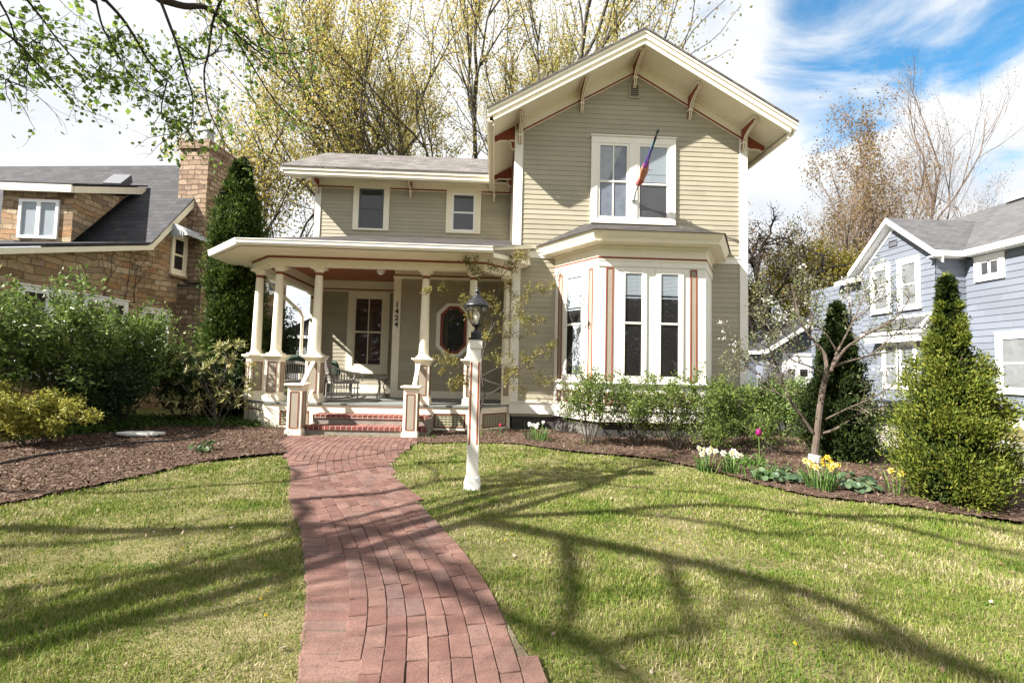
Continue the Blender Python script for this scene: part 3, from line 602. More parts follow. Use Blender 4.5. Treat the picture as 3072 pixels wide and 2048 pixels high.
pa = [(.05 + .50*math.sin(t*1.35), 4.66-.36*(1-math.cos(t*1.35))) for t in np.linspace(0, 1, 8)]
for j in range(N_):
    a0 = .78+j*.065
    for (d0, z0), (d1, z1) in zip(pa[:-1], pa[1:]): aw.hexa([fs(a0, z0, d0), fs(a0+.065, z0, d0), fs(a0+.065, z1, d1), fs(a0, z1, d1), fs(a0+.008, z0+.012, d0), fs(a0+.057, z0+.012, d0), fs(a0+.057, z1+.012, d1), fs(a0+.008, z1+.012, d1)])
for a0 in (.78, 1.55):
    q = [fs(a0, z, d) for d, z in pa]+[fs(a0, pa[-1][1], .02), fs(a0, 4.66, .02)]
    aw.prism(q, FS.u*.012)
    for k_ in range(7): d = .06+k_*.06; aw.tube([fs(a0-.006, 4.30, d), fs(a0-.006, 4.62-.1*k_/7-.012*k_, d)], .008, 4)
aw.build('awning', M['galv'], S)
ch = MB()
def cbox(a0, a1, d0, d1, z0, z1, mb=ch): mb.fbox(FS, a0, a1, z0, z1, d0, d1)
cbox(1.42, 2.42, -.3, .46, 3.35, 6.80); cbox(1.37, 2.47, -.34, .50, 6.801, 7.02); cbox(1.22, 2.7, .0, .62, -.1, 3.2)
ch = ch.build('chimney', M['chimneystone'], S); MB().fbox(FS, 1.2, 2.72, 3.201, 3.26, 0, .65).build('chimney_shoulder', M['foundation'], ch)
cp = MB(); cc = fs(1.85, 7.02, .1); cp.lathe([(.12, 0), (.12, .18), (.13, .2), (.13, .42), (.16, .43), (.16, .46), (.02, .5)], cc, 12); cp.build('chimney_cap', M['galv'], ch)
# shed dormer
dx = MB(); dx.prism([(-9.30, 10.72, 3.9), (-9.30, 12.6, 5.9), (-9.30, 12.2, 5.45), (-9.30, 10.72, 5.06)], (-1.5, 0, 0)); dm = dx.build('dormer', M['stone'], S)
d = MB(); d.hexa([(-12.5, 10.55, 5.12), (-9.2, 10.55, 5.12), (-9.2, 12.75, 5.92), (-12.5, 12.75, 5.92), (-12.5, 10.55, 5.16), (-9.2, 10.55, 5.16), (-9.2, 12.75, 5.96), (-12.5, 12.75, 5.96)]); d.build('dormer_roof', M['slate'], dm)
d = MB(); d.box(-12.5, -9.22, 10.54, 10.60, 4.96, 5.115); d.hexa([(-9.27, 10.61, 4.97), (-9.21, 10.61, 4.97), (-9.21, 12.7, 5.70), (-9.27, 12.7, 5.70), (-9.27, 10.61, 5.115), (-9.21, 10.61, 5.115), (-9.21, 12.7, 5.88), (-9.27, 12.7, 5.88)]); d.build('dormer_fascia', M['cream'], dm)
FDm = Frame((0, 10.72, 0), (1, 0, 0), (0, -1, 0))
wd = MB(); ring(wd, FDm, -10.42, -9.58, 3.96, 4.82, .06, 0, .04); wd.fbox(FDm, -10.04, -9.96, 4.02, 4.76, 0, .04); wd = wd.build('window', M['purewhite'], dm)
MB().fbox(FDm, -10.36, -9.64, 4.02, 4.76, .002, .006).build('interior', M['blind'], wd); MB().fbox(FDm, -10.36, -9.64, 4.02, 4.76, .02, .022).build('pane', M['glass'], wd)
vt = MB(); v0 = np.array([-9.75, 12.55, 6.02]); vt.hexa([(-9.95, 12.3, 5.62), (-9.5, 12.3, 5.62), (-9.5, 12.62, 5.98), (-9.95, 12.62, 5.98), (-9.95, 12.22, 5.80), (-9.5, 12.22, 5.80), (-9.5, 12.56, 6.16), (-9.95, 12.56, 6.16)]); vt.build('roof_vent', M['greyframe'], S)
# bare climber on the stone wall
vn = MB(); rv = random.Random(4)
def vine(a, z, ang, ln, r_, lv):
    pts = [fs(a, z, .015)]; k_ = 5
    for i in range(k_):
        ang += rv.uniform(-.25, .25); a += math.cos(ang)*ln/k_; z += math.sin(ang)*ln/k_
        pts.append(fs(a, z, .015+rv.uniform(0, .02)))
        if lv > 0 and i > 0 and rv.random() < .75: vine(a, z, ang+rv.choice((-1, 1))*rv.uniform(.5, 1.0), ln*.6, r_*.6, lv-1)
    vn.tube(pts, [r_*(1-.6*i/k_) for i in range(k_+1)], 4)
for a in (-.75, -.25, .0): vine(a, 2.62, 1.57, .95, .011, 2)
vine(-.5, .4, 1.6, 2.4, .016, 1)
tag(vn.build('bare_vine', M['bark']), 'leafless vine stems fanning over the tan stone wall', 'vine')
stone.scale = (1.25,)*3; stone.location = (-9.5*1.25, 15, -.345)  # stone house and vine scaled up about the camera position, so both sit farther back
vo = bpy.data.objects['bare_vine']; vo.scale = (1.25,)*3; vo.location = (0, 0, -.345)
# small grey outbuilding seen through the porch
sh = empty('grey_outbuilding', (-9.6, 28, 0), 'small grey outbuilding with white eave seen through the porch columns', 'shed')
MB().box(-12, -8.2, 27.5, 30, -.1, 2.9).build('wall', paint('weathered_grey_boards', (.20, .205, .21), var=.2), sh); MB().prism([(-12.4, 27.3, 2.9), (-7.8, 27.3, 2.9), (-10, 27.3, 4.1)], (0, 3, 0)).build('roof', M['slate'], sh); MB().beam((-12.4, 27.28, 2.86), (-7.8, 27.28, 2.86), .05, .14).build('fascia', M['purewhite'], sh)

# ================================================================ BLUE HOUSE
blue = empty('blue_house', (16, 15, 0), 'pale blue clapboard house with white trim, grey roof and a projecting gable', 'house')
Bh = blue
FM = Frame((15.0, 0, 0), (0, -1, 0), (-1, 0, 0)); FGb = Frame((14.0, 0, 0), (0, -1, 0), (-1, 0, 0)); FRt = Frame((0, 14.56, 0), (1, 0, 0), (0, -1, 0))
w = MB(); clap(w, FM, rows(-22, -8.5, .46, 5.35, .2), lap=.02); clap(w, FRt, rows(14.0, 15.0, .46, 5.3, .2), lap=.02)
seg = rows(-17.62, -14.56, .46, 5.3, .2); z = 5.3
while z < 6.75:
    f = lambda zz: max(.02, 1.53*(6.85-zz)/1.55); seg.append((z, z+.2, -16.09-f(z), -16.09+f(z), -16.09-f(z+.2), -16.09+f(z+.2))); z += .2
clap(w, FGb, seg, lap=.02); w.box(15.02, 21, 8.5, 22, .3, 5.3); w.box(14.02, 15.1, 14.58, 17.6, .3, 5.3); w.build('wall', M['bluesiding'], Bh)
MB().box(14.03, 15.2, 14.6, 17.6, -.2, .455).box(15.03, 21, 8.5, 22, -.2, .455).build('foundation', paint('pale_foundation', (.62, .58, .46), rough=.9), Bh)
r = MB()
r.hexa([(14.72, 8.3, 5.38), (14.72, 20.0, 5.38), (18, 18.4, 7.60), (18, 8.3, 7.60), (14.72, 8.3, 5.42), (14.72, 20.0, 5.42), (18, 18.4, 7.64), (18, 8.3, 7.64)])
r.poly([(14.72, 20.0, 5.42), (21.3, 20.0, 5.42), (18, 18.4, 7.64)]); r.poly([(21.3, 8.3, 5.42), (18, 8.3, 7.64), (18, 18.4, 7.64), (21.3, 20, 5.42)])
for s in (-1, 1):
    ye = 16.09+s*1.80
    r.hexa([(13.72, 16.09, 6.93), (17.0, 16.09, 6.93), (14.75, ye, 5.38) if 0 else (15.2, ye, 5.36), (13.72, ye, 5.36), (13.72, 16.09, 6.98), (17.0, 16.09, 6.98), (15.2, ye, 5.41), (13.72, ye, 5.41)])
r.build('roof', M['bluegrey_shingle'], Bh)
f = MB()
for s in (-1, 1):
    ye = 16.09+s*1.82
    f.hexa([(13.68, 16.09, 6.78), (13.74, 16.09, 6.78), (13.74, ye, 5.19), (13.68, ye, 5.19), (13.68, 16.09, 6.96), (13.74, 16.09, 6.96), (13.74, ye, 5.38), (13.68, ye, 5.38)])
    f.hexa([(13.74, 16.09, 6.74), (14.0, 16.09, 6.74), (14.0, ye, 5.18), (13.74, ye, 5.18), (13.74, 16.09, 6.77), (14.0, 16.09, 6.77), (14.0, ye, 5.21), (13.74, ye, 5.21)])
    f.hexa([(13.965, 16.09, 6.55), (14.0, 16.09, 6.55), (14.0, ye, 5.0), (13.965, ye, 5.0), (13.965, 16.09, 6.735), (14.0, 16.09, 6.735), (14.0, ye, 5.175), (13.965, ye, 5.175)])
f.box(13.74, 15.0, 14.26, 14.30, 5.22, 5.38); f.box(13.74, 15.0, 14.30, 14.58, 5.20, 5.235); f.box(14.66, 14.74, 8.3, 14.27, 5.22, 5.40); f.box(14.74, 15.02, 8.3, 14.5, 5.20, 5.235); f.box(14.66, 14.74, 17.92, 20, 5.22, 5.40); f.build('fascia', M['purewhite'], Bh)
FGbo = Frame((14.0-.021, 0, 0), (0, -1, 0), (-1, 0, 0)); FMo = Frame((15.0-.021, 0, 0), (0, -1, 0), (-1, 0, 0))
for (F, a0, a1, z0, z1, room, meet) in ((FGbo, -17.00, -16.38, 3.78, 5.28, 'curtain', None), (FGbo, -15.82, -15.20, 3.78, 5.28, 'curtain', None), (FMo, -13.55, -12.62, 1.1, 2.62, 'curtain', None)):
    W = casing(Bh, F, a0-.13, a1+.13, z0-.1, z1+.14, .13, .05, 'purewhite', wb=.1, wt=.14); sash_unit(W, F, a0, a1, z0, z1, meet, sashmat='purewhite', room='dark', w=.05)
    cu = MB(); drape(cu, F, a0+.06, a1-.06, z0+.06, z1-.08, .009, 4, .002); cu.build('curtain', paint('grey_lace', (.17, .18, .19), var=.2) if 'grey_lace' not in bpy.data.materials else bpy.data.materials['grey_lace'], W)
W = casing(Bh, FMo, -14.24, -13.36, 4.38, 5.14, .15, .05, 'purewhite', sill=False); c0, c1, z0, z1 = -14.09, -13.51, 4.53, 4.99
MB().fbox(FMo, c0, c1, z0, z1, .002, .006).build('interior', M['screen'], W); s_ = MB(); ring(s_, FMo, c0, c1, z0, z1, .045, .007, .03); s_.fbox(FMo, -13.83, -13.77, z0, z1, .007, .03); s_.build('sash', M['purewhite'], W); MB().fbox(FMo, c0, c1, z0, z1, .016, .018).build('pane', M['glass'], W)
v = MB(); ring(v, FGbo, -16.3, -15.95, 5.98, 6.2, .03, 0, .03); v.fbox(FGbo, -16.27, -15.98, 6.0, 6.17, .001, .004); v.build('gable_vent', M['greyframe'], Bh)
# ground-floor bay with its own hipped hood
hb = MB(); hb.box(13.62, 14.0, 14.75, 16.55, .46, 2.9); hb = hb.build('window_bay', M['bluesiding'], Bh)
FH = Frame((13.62, 0, 0), (0, -1, 0), (-1, 0, 0))
t = MB().fbox(FH, -16.7, -14.5, 2.55, 2.80, 0, .30); t.fbox(FH, -16.8, -14.35, 2.801, 2.93, -.4, .36); t.build('bay_fascia', M['purewhite'], hb)
MB().add([(13.22, 14.3, 2.94), (13.22, 16.85, 2.94), (14.0, 16.3, 3.42), (14.0, 14.75, 3.42), (14.0, 14.3, 2.94), (14.0, 16.85, 2.94)], [(0, 1, 2, 3), (0, 3, 4), (1, 5, 2)]).build('bay_roof', M['bluegrey_shingle'], hb)
MB().beam((13.2, 14.26, 2.97), (14.0, 14.7, 3.46), .06, .1).beam((14.0-.02, 14.7, 3.44), (14.0-.02, 16.3, 3.44), .06, .08).build('bay_ridge_trim', M['purewhite'], hb)
for a0, a1 in ((-16.15, -15.62), (-15.5, -14.97)):
    W = casing(hb, FH, a0-.09, a1+.09, .98, 2.54, .09, .04, 'purewhite', sill=False, name='window_casing')
    MB().fbox(FH, a0, a1, 1.07, 2.45, .002, .006).build('interior', bpy.data.materials['grey_lace'], hb); s_ = MB(); ring(s_, FH, a0, a1, 1.07, 2.45, .04, .007, .03); s_.fbox(FH, a0, a1, 1.72, 1.76, .007, .03); s_.build('sash', M['purewhite'], hb); MB().fbox(FH, a0, a1, 1.07, 2.45, .016, .018).build('pane', M['glass'], hb)
MB().box(18.0, 19.2, 14.2, 15.3, 7.0, 8.35).build('chimney', M['chimbrick'], Bh); MB().box(17.7, 19.4, 13.9, 15.75, 7.55, 7.82).box(17.95, 19.25, 14.15, 15.35, 8.351, 8.45).build('chimney_flashing', M['purewhite'], Bh)
# ---------------- garage
ga = empty('blue_garage', (16.5, 24, 0), 'small blue gabled garage with a white overhead door behind the blossoming tree', 'garage')
FGa = Frame((0, 24, 0), (1, 0, 0), (0, -1, 0))
w = MB(); seg = rows(14.06, 19.4, 0, 2.5, .2); z = 2.5
while z < 4.1:
    f = lambda zz: 2.67*(4.3-zz)/1.8; seg.append((z, z+.2, 16.73-f(z), 16.73+f(z), 16.73-f(z+.2), 16.73+f(z+.2))); z += .2
clap(w, FGa, seg, lap=.02); w.box(14.08, 19.38, 24.02, 31, 0, 2.5); w.poly([(14.06, 24.02, 2.4), (19.4, 24.02, 2.4), (16.73, 24.02, 4.25)]); w.box(12.2, 14.05, 25.2, 31, 0, 2.3); w.build('wall', M['bluesiding'], ga)
r = MB()
for s in (-1, 1):
    xe = 16.73+s*3.0; r.hexa([(16.73, 23.7, 4.42), (xe, 23.7, 2.55), (xe, 31, 2.55), (16.73, 31, 4.42), (16.73, 23.7, 4.47), (xe, 23.7, 2.60), (xe, 31, 2.60), (16.73, 31, 4.47)])
r.build('roof', M['slate'], ga)
f = MB()
for s in (-1, 1):
    xe = 16.73+s*3.02; f.hexa([(16.73, 23.66, 4.24), (xe, 23.66, 2.36), (xe, 23.70, 2.36), (16.73, 23.70, 4.24), (16.73, 23.66, 4.46), (xe, 23.66, 2.58), (xe, 23.70, 2.58), (16.73, 23.70, 4.46)])
f.box(13.68, 13.74, 23.7, 31, 2.42, 2.60); f.build('fascia', M['purewhite'], ga)
dr = MB().fbox(FGa, 14.9, 17.6, 0, 2.35, .0, .03); ring(dr, FGa, 14.8, 17.7, -.05, 2.5, .14, .0, .06, wb=.01); dr = dr.build('garage_door', M['purewhite'], ga)
p = MB()
for i in range(4): p.fbox(FGa, 15.05+i*.66, 15.45+i*.66, 1.3, 1.68, .031, .034)
p.build('door_pane', M['dark'], dr)
MB().fbox(FGa, 15.3, 18.2, 2.56, 2.85, .0, .03).build('door_header', M['bluesiding'], ga) if 0 else None

# ================================================================ PORCH FURNITURE, LAMP, FLAG
wk = M['wicker']
def wicker_rocker():
    o = empty('wicker_rocking_chair', (-3.15, 11.25, PZ), 'grey wicker rocking chair seen from behind beside the porch column', 'chair')
    def bx(name, mk, mat=wk): m = MB(); mk(m); return m.build(name, mat, o, bevel=0)
    X = np.array([-3.50, 11.15, PZ]); th = R(-62); ux = np.array([math.cos(th), math.sin(th), 0]); uy = np.array([-math.sin(th), math.cos(th), 0])
    P = lambda a, b, z: X+ux*a+uy*b+np.array([0, 0, z])      # a: across the back; b: forward
    def back(m):
        n = 15
        for i in range(n+1):
            t = -1+2*i/n; zt = .98-.22*abs(t)**2.5; m.tube([P(t*.36, -.18, .42), P(t*.40, -.26, .7), P(t*.42, -.33, zt)], .011, 5)
        m.tube([P(-.36-.06, -.33, .74)]+[P(.43*t, -.335, .985-.22*abs(t)**2.5) for t in np.linspace(-1, 1, 13)]+[P(.42, -.33, .74)], .022, 6)
        for z in (.46, .60): m.tube([P(-.39, -.20-(z-.42)*.3, z), P(.39, -.20-(z-.42)*.3, z)], .012, 5)
    bx('backrest', back)
    def seat(m): m.prism([P(-.36, -.2, .38), P(.36, -.2, .38), P(.38, .34, .40), P(-.38, .34, .40)], (0, 0, .05)); m.tube([P(-.38, .34, .425), P(.38, .34, .425)], .03, 6)
    bx('seat', seat)
    for s in (-1, 1):
        def arm(m):
            m.tube([P(s*.42, -.31, .80), P(s*.46, -.1, .70), P(s*.47, .15, .64), P(s*.46, .34, .62), P(s*.44, .42, .56), P(s*.42, .40, .46)], .026, 6)
            for i in range(9): b_ = -.18+i*.062; m.tube([P(s*.39, b_, .12), P(s*.45, b_, .69-.1*min(1, (b_+.2)*3))], .009, 4)
            m.tube([P(s*.40, -.2, .30), P(s*.43, .36, .30)], .013, 5); m.tube([P(s*.40, -.2, .14), P(s*.42, .36, .14)], .013, 5)
        bx('armrest', arm)
        bx('rocker', lambda m: m.tube([P(s*.37, -.46, .09), P(s*.37, -.2, .03), P(s*.37, .1, .02), P(s*.37, .36, .05), P(s*.37, .52, .11)], .022, 6))
        for b_ in (-.22, .33): bx('leg', lambda m: m.tube([P(s*.37, b_, .03), P(s*.36, b_, .40)], .018, 6))
    return o
wicker_rocker()
cu = MB(); 
def pillow(name, c, ax, ay, n_, label, w_=.25, h_=.2, t_=.08):
    c = np.array(c); ax = np.array(ax, float); ay = np.array(ay, float); n_ = np.array(n_, float); N = 12; vs = []; fs_ = []
    for sgn in (1, -1):
        for i in range(N+1):
            for j in range(N+1):
                u, v_ = -1+2*i/N, -1+2*j/N; k = max(0, (1-u**4)*(1-v_**4))**.5; pin = 1-.08*(u*u*v_*v_)
                vs.append(c+ax*w_*u*pin+ay*h_*v_*pin+n_*t_*k*sgn*(1+.12*math.sin(5*u+3*v_)))
    for s in range(2):
        b_ = s*(N+1)**2
        for i in range(N):
            for j in range(N):
                q = (b_+i*(N+1)+j, b_+(i+1)*(N+1)+j, b_+(i+1)*(N+1)+j+1, b_+i*(N+1)+j+1); fs_.append(q if s == 0 else q[::-1])
    return tag(mesh_obj(name, np.array(vs), fs_, M['cushion'], None, True), label, 'cushion')
def wicker_settee():
    o = empty('wicker_settee', (-4.75, 11.5, PZ), 'grey wicker settee with an arched spindle back behind the paired porch columns', 'settee')
    X = np.array([-4.62, 11.45, PZ]); th = R(8); ux = np.array([math.cos(th), math.sin(th), 0]); uy = np.array([-math.sin(th), math.cos(th), 0])
    P = lambda a, b, z: X+ux*a+uy*b+np.array([0, 0, z])
    m = MB(); n = 26; arch = lambda t: .82-.34*abs(t)**2.2
    for i in range(n+1):
        t = -1+2*i/n; m.tube([P(t*.62, -.15, .12), P(t*.66, -.22, arch(t))], .010, 4)
    for k_ in (0, .035): m.tube([P(.68*t, -.225, arch(t)+k_) for t in np.linspace(-1, 1, 17)], .018, 6)
    for z in (.40, .44, .14): m.tube([P(-.64, -.19, z), P(.64, -.19, z)], .012, 5)
    m.build('backrest', wk, o)
    MB().prism([P(-.62, -.15, .34), P(.62, -.15, .34), P(.62, .45, .36), P(-.62, .45, .36)], (0, 0, .06)).build('seat', wk, o)
    for s in (-1, 1):
        m = MB(); m.tube([P(s*.66, -.22, .62), P(s*.7, .1, .60), P(s*.68, .48, .56), P(s*.66, .5, .1)], .024, 6)
        for i in range(8): m.tube([P(s*.65, -.12+i*.075, .1), P(s*.69, -.12+i*.075, .58)], .008, 4)
        m.build('armrest', wk, o)
        for b_ in (-.16, .46): MB().tube([P(s*.62, b_, 0), P(s*.62, b_, .36)], .022, 6).build('leg', wk, o)
    return P, ux, uy
P_, ux, uy = wicker_settee()
up = np.array([0, 0, 1.])
pillow('seat_cushion', P_(-.05, -.02, .80), ux, up*.9+uy*.25, uy, 'long dark green cushion leaning on the settee back', .42, .24, .09)
pillow('throw_pillow', P_(.42, -.05, .78), ux, up*.9+uy*.2, uy, 'small dark green pillow at the end of the settee', .24, .23, .08)
pillow('chair_pillow', (-3.63, 11.23, PZ+.72), (math.cos(R(-62)), math.sin(R(-62)), 0), (-.2, 0, .95), (math.sin(R(62)), math.cos(R(62)), 0), 'dark green pillow on the rocking chair', .2, .19, .07)
pt = empty('plant_stand', (-2.68, 12.0, PZ), 'small wooden plant stand by the tall porch window', 'stand')
m = MB(); m.lathe([(.17, .50), (.18, .52), (.18, .54), (.16, .55)], (-2.75, 12.0, PZ), 12); m.build('top', wk, pt)
for k_ in range(3): an = k_*2.1+.4; MB().tube([(-2.75+.15*math.cos(an), 12+.15*math.sin(an), PZ), (-2.75+.05*math.cos(an), 12+.05*math.sin(an), PZ+.3), (-2.75+.14*math.cos(an), 12+.14*math.sin(an), PZ+.5)], .014, 6).build('leg', M['bark'], pt)

# lamp post
lx, ly = -.205, 5.60
lp = empty('lamp_post', (lx, ly, 0), 'white square lamp post with red grooves carrying a black lantern beside the brick path', 'lamp post')
m = MB(); hw0, hw1 = .068, .060
m.hexa([(lx-hw0, ly-hw0, -.05), (lx+hw0, ly-hw0, -.05), (lx+hw0, ly+hw0, -.05), (lx-hw0, ly+hw0, -.05), (lx-hw1, ly-hw1, 1.62), (lx+hw1, ly-hw1, 1.62), (lx+hw1, ly+hw1, 1.62), (lx-hw1, ly+hw1, 1.62)])
m.box(lx-.075, lx+.075, ly-.075, ly+.075, 1.60, 1.70); m.build('post', M['white'], lp, bevel=.004)
sc_ = paint('orange_red_groove', (.34, .085, .03), var=.15)
for k_ in range(4):
    an = k_*math.pi/2+.0
    F = Frame((lx, ly, 0), (math.cos(an), math.sin(an), 0), (math.sin(an), -math.cos(an), 0)); g = MB()
    for a in (-.052, .034): g.hexa([F.p(a, .50, .064), F.p(a+.018, .50, .064), F.p(a+.018, .50, .0672), F.p(a, .50, .0672), F.p(a, 1.44, .0598), F.p(a+.018, 1.44, .0598), F.p(a+.018, 1.44, .0632), F.p(a, 1.44, .0632)])
    g.build('groove', sc_, lp)
m = MB().lathe([(.135, -.05), (.13, .06), (.125, .10), (.115, .125), (.098, .14)], (lx, ly, 0), 4); tb = m.build('post_base', paint('peeling_white_paint', (.72, .71, .68), var=.1, grime=.8, scale=9, grime_col=(.22, .22, .22)), lp); tb.rotation_euler = (0, 0, 0)
ln = MB().box(lx-.085, lx+.085, ly-.085, ly+.085, 1.701, 1.72); ln.box(lx-.06, lx+.06, ly-.06, ly+.06, 1.721, 1.79); ln.lathe([(.05, 1.79), (.035, 1.81), (.02, 1.83), (.03, 1.85), (.055, 1.865), (.06, 1.88)], (lx, ly, 0), 12)
ln = ln.build('lantern', M['black'], lp)
prof = [(.045, 1.872), (.075, 1.91), (.10, 1.97), (.112, 2.03), (.115, 2.085)]
MB().lathe(prof, (lx, ly, 0), 8).build('lantern_glass', glassmat('seeded_glass', .05, (.93, .92, .86)), ln, False)
cg = MB()
for k_ in range(4):
    an = k_*math.pi/2+.5; cg.tube([(lx+(r_+.004)*math.cos(an), ly+(r_+.004)*math.sin(an), z_) for r_, z_ in prof], .008, 5)
cg.lathe([(.118, 2.08), (.15, 2.085), (.152, 2.10), (.145, 2.112), (.11, 2.15), (.075, 2.18), (.06, 2.195), (.055, 2.215), (.02, 2.23), (.016, 2.25), (.03, 2.262), (.03, 2.275), (.012, 2.29), (.02, 2.305), (.005, 2.325)], (lx, ly, 0), 20); cg.build('lantern_cap', M['black'], ln, True)
MB().lathe([(.02, 1.87), (.02, 1.93), (.022, 1.94), (.035, 1.97), (.036, 2.0), (.028, 2.03), (.012, 2.045)], (lx, ly, 0), 12).build('bulb', M['purewhite'], ln, True)

# furled rainbow flag
fl_ = empty('flag', (3.155, 10.85, 5.35), 'furled rainbow flag on a black pole fixed between the upper gable windows', 'flag')
p0 = np.array([3.16, 10.83, 5.36]); p1 = np.array([3.42, 9.90, 6.57])
MB().tube([p0, p0*.55+p1*.45], .013, 8).build('pole', M['black'], fl_); MB().tube([p0*.45+p1*.55, p1-(p1-p0)*.05, p1-(p1-p0)*.045, p1], [.014, .02, .03, .03], 8).build('pole_tip', M['black'], fl_)
m = MB().lathe([(.05, 0), (.05, .02)], p0-np.array([0, 0.0, .03]), 10); m.tube([p0+np.array([0, .02, -.06]), p0+(p1-p0)*.08], [.035, .03], 8); m.build('pole_holder', M['galv'], fl_)
fm, nt, b = base_mat('rainbow_cloth'); tc = nd(nt, 'ShaderNodeTexCoord'); sp = nd(nt, 'ShaderNodeSeparateXYZ'); nt.links.new(tc.outputs['Object'], sp.inputs[0])
nz = nd(nt, 'ShaderNodeTexNoise', i_Scale=7.0); nt.links.new(tc.outputs['Object'], nz.inputs['Vector']); ma = nd(nt, 'ShaderNodeMath', operation='MULTIPLY_ADD'); nt.links.new(nz.outputs['Fac'], ma.inputs[0]); ma.inputs[1].default_value = .35; nt.links.new(sp.outputs['Z'], ma.inputs[2])
mr = nd(nt, 'ShaderNodeMapRange'); nt.links.new(ma.outputs[0], mr.inputs['Value']); mr.inputs['From Min'].default_value = .33; mr.inputs['From Max'].default_value = 1.35
r = ramp(nt, [(0, (.32, .07, .06)), (.2, (.40, .16, .09)), (.34, (.42, .20, .10)), (.38, (.22, .04, .20)), (.48, (.18, .03, .2)), (.52, (.025, .02, .12)), (.74, (.03, .03, .14)), (.78, (.015, .14, .17)), (.84, (.015, .015, .02))], 'CONSTANT'); nt.links.new(mr.outputs[0], r.inputs['Fac']); nt.links.new(r.outputs['Color'], b.inputs['Base Color']); b.inputs['Roughness'].default_value = .8
vs = []; fs_ = []; n1, n2 = 26, 14
for i in range(n1+1):
    t = i/n1; q = p0*(1-(.22+.68*t))+p1*(.22+.68*t); rr_ = .026+.05*math.exp(-((t-.32)/.2)**2)+.035*math.exp(-((t-.08)/.08)**2)
    for j in range(n2):
        an = 2*math.pi*j/n2+t*5; k_ = rr_*(1+.35*math.sin(3*an+9*t)); vs.append(q+np.array([math.cos(an)*k_, math.sin(an)*k_*.7, -.04*math.exp(-((t-.3)/.25)**2)+.0*k_]))
for i in range(n1):
    for j in range(n2): fs_.append((i*n2+j, i*n2+(j+1) % n2, (i+1)*n2+(j+1) % n2, (i+1)*n2+j))
b0 = len(vs); q = p0*.56+p1*.44     # loose corner
for i in range(5):
    for j in range(4): vs.append(q+np.array([.02+.045*i, .01*math.sin(i*2+j), -.03+.035*j-.012*i*(j-1.2)+.015*math.sin(i*1.7)]))
fs_ += [(b0+i*4+j, b0+(i+1)*4+j, b0+(i+1)*4+j+1, b0+i*4+j+1) for i in range(4) for j in range(3)]
mesh_obj('cloth', np.array(vs), fs_, fm, fl_, True)
# ================================================================ GROUND, PATH, BEDS, LAWN
def inpoly(P, poly):
    x, y = P[:, 0], P[:, 1]; r = np.zeros(len(P), bool); n = len(poly)
    for i in range(n):
        x0, y0 = poly[i]; x1, y1 = poly[(i+1) % n]
        c = ((y0 > y) != (y1 > y)) & (x < (x1-x0)*(y-y0)/((y1-y0) if y1 != y0 else 1e-9)+x0); r ^= c
    return r
PATH_L = [(-3.86, 9.42), (-3.75, 8.6), (-2.95, 7.15), (-2.5, 6.2), (-2.15, 5.3), (-1.80, 4.55), (-1.57, 4.14), (-1.25, 3.4), (-1.01, 2.81), (-.91, 2.47), (-.81, 2.18), (-.7, 1.2), (-.7, -3)]
PATH_R = [(-1.40, 9.42), (-1.36, 9.0), (-1.40, 7.74), (-1.40, 6.97), (-1.22, 6.2), (-.94, 5.56), (-.667, 4.88), (-.423, 4.23), (-.198, 3.65), (-.056, 3.2), (.08, 2.82), (.163, 2.5), (.24, 2.3), (.28, 2.18), (.5, 1.2), (.5, -3)]
PATH = PATH_L+PATH_R[::-1]
PIN = [(x+.235, y) for x, y in PATH_L]+PATH_R[::-1]
BED_L = [(-10.5, 6.0), (-8.4, 7.0), (-7.55, 7.95), (-7.2, 9.0), (-6.75, 10.0), (-5.9, 10.35), (-5.6, 11.1), (-4.8, 10.36), (-3.9, 10.36), (-3.9, 9.4), (-3.72, 8.6), (-3.1, 7.5), (-3.3, 7.42), (-3.6, 7.15), (-3.95, 6.68), (-4.15, 5.78), (-4.37, 5.19), (-4.55, 4.71), (-5.2, 4.25), (-7, 4.1), (-10.5, 4.4)]
BED_R = [(-1.38, 9.5), (-1.36, 8.9), (-1.1, 8.72), (-.6, 8.9), (.57, 8.8), (1.2, 8.2), (1.94, 7.85), (2.55, 7.5), (2.85, 7.05), (3.15, 6.6), (3.37, 5.9), (3.6, 5.42), (3.98, 5.22), (4.4, 5.08), (4.7, 4.85), (5.1, 4.5), (5.8, 4.3), (6.6, 4.5), (7.0, 5.3), (6.95, 7), (6.75, 9), (6.6, 11), (6.3, 13), (5.9, 13), (5.9, 10.93), (.42, 10.93), (-.28, 10.36), (-1.38, 10.36)]
DRIVE = [(7.15, -8), (7.15, 12), (7.8, 24), (19, 24), (19, 23.6), (12.2, 20), (11.6, 12), (11.6, -8)]
def npn(P, s, seed):      # smooth value noise for layout
    rg = np.random.default_rng(seed); T_ = rg.random((64, 64)); q = np.asarray(P)[:, :2]*s+100; i = np.floor(q).astype(int); f = q-i; f = f*f*(3-2*f)
    a = lambda dx, dy: T_[(i[:, 0]+dx) % 64, (i[:, 1]+dy) % 64]
    return (a(0, 0)*(1-f[:, 0])+a(1, 0)*f[:, 0])*(1-f[:, 1])+(a(0, 1)*(1-f[:, 0])+a(1, 1)*f[:, 0])*f[:, 1]
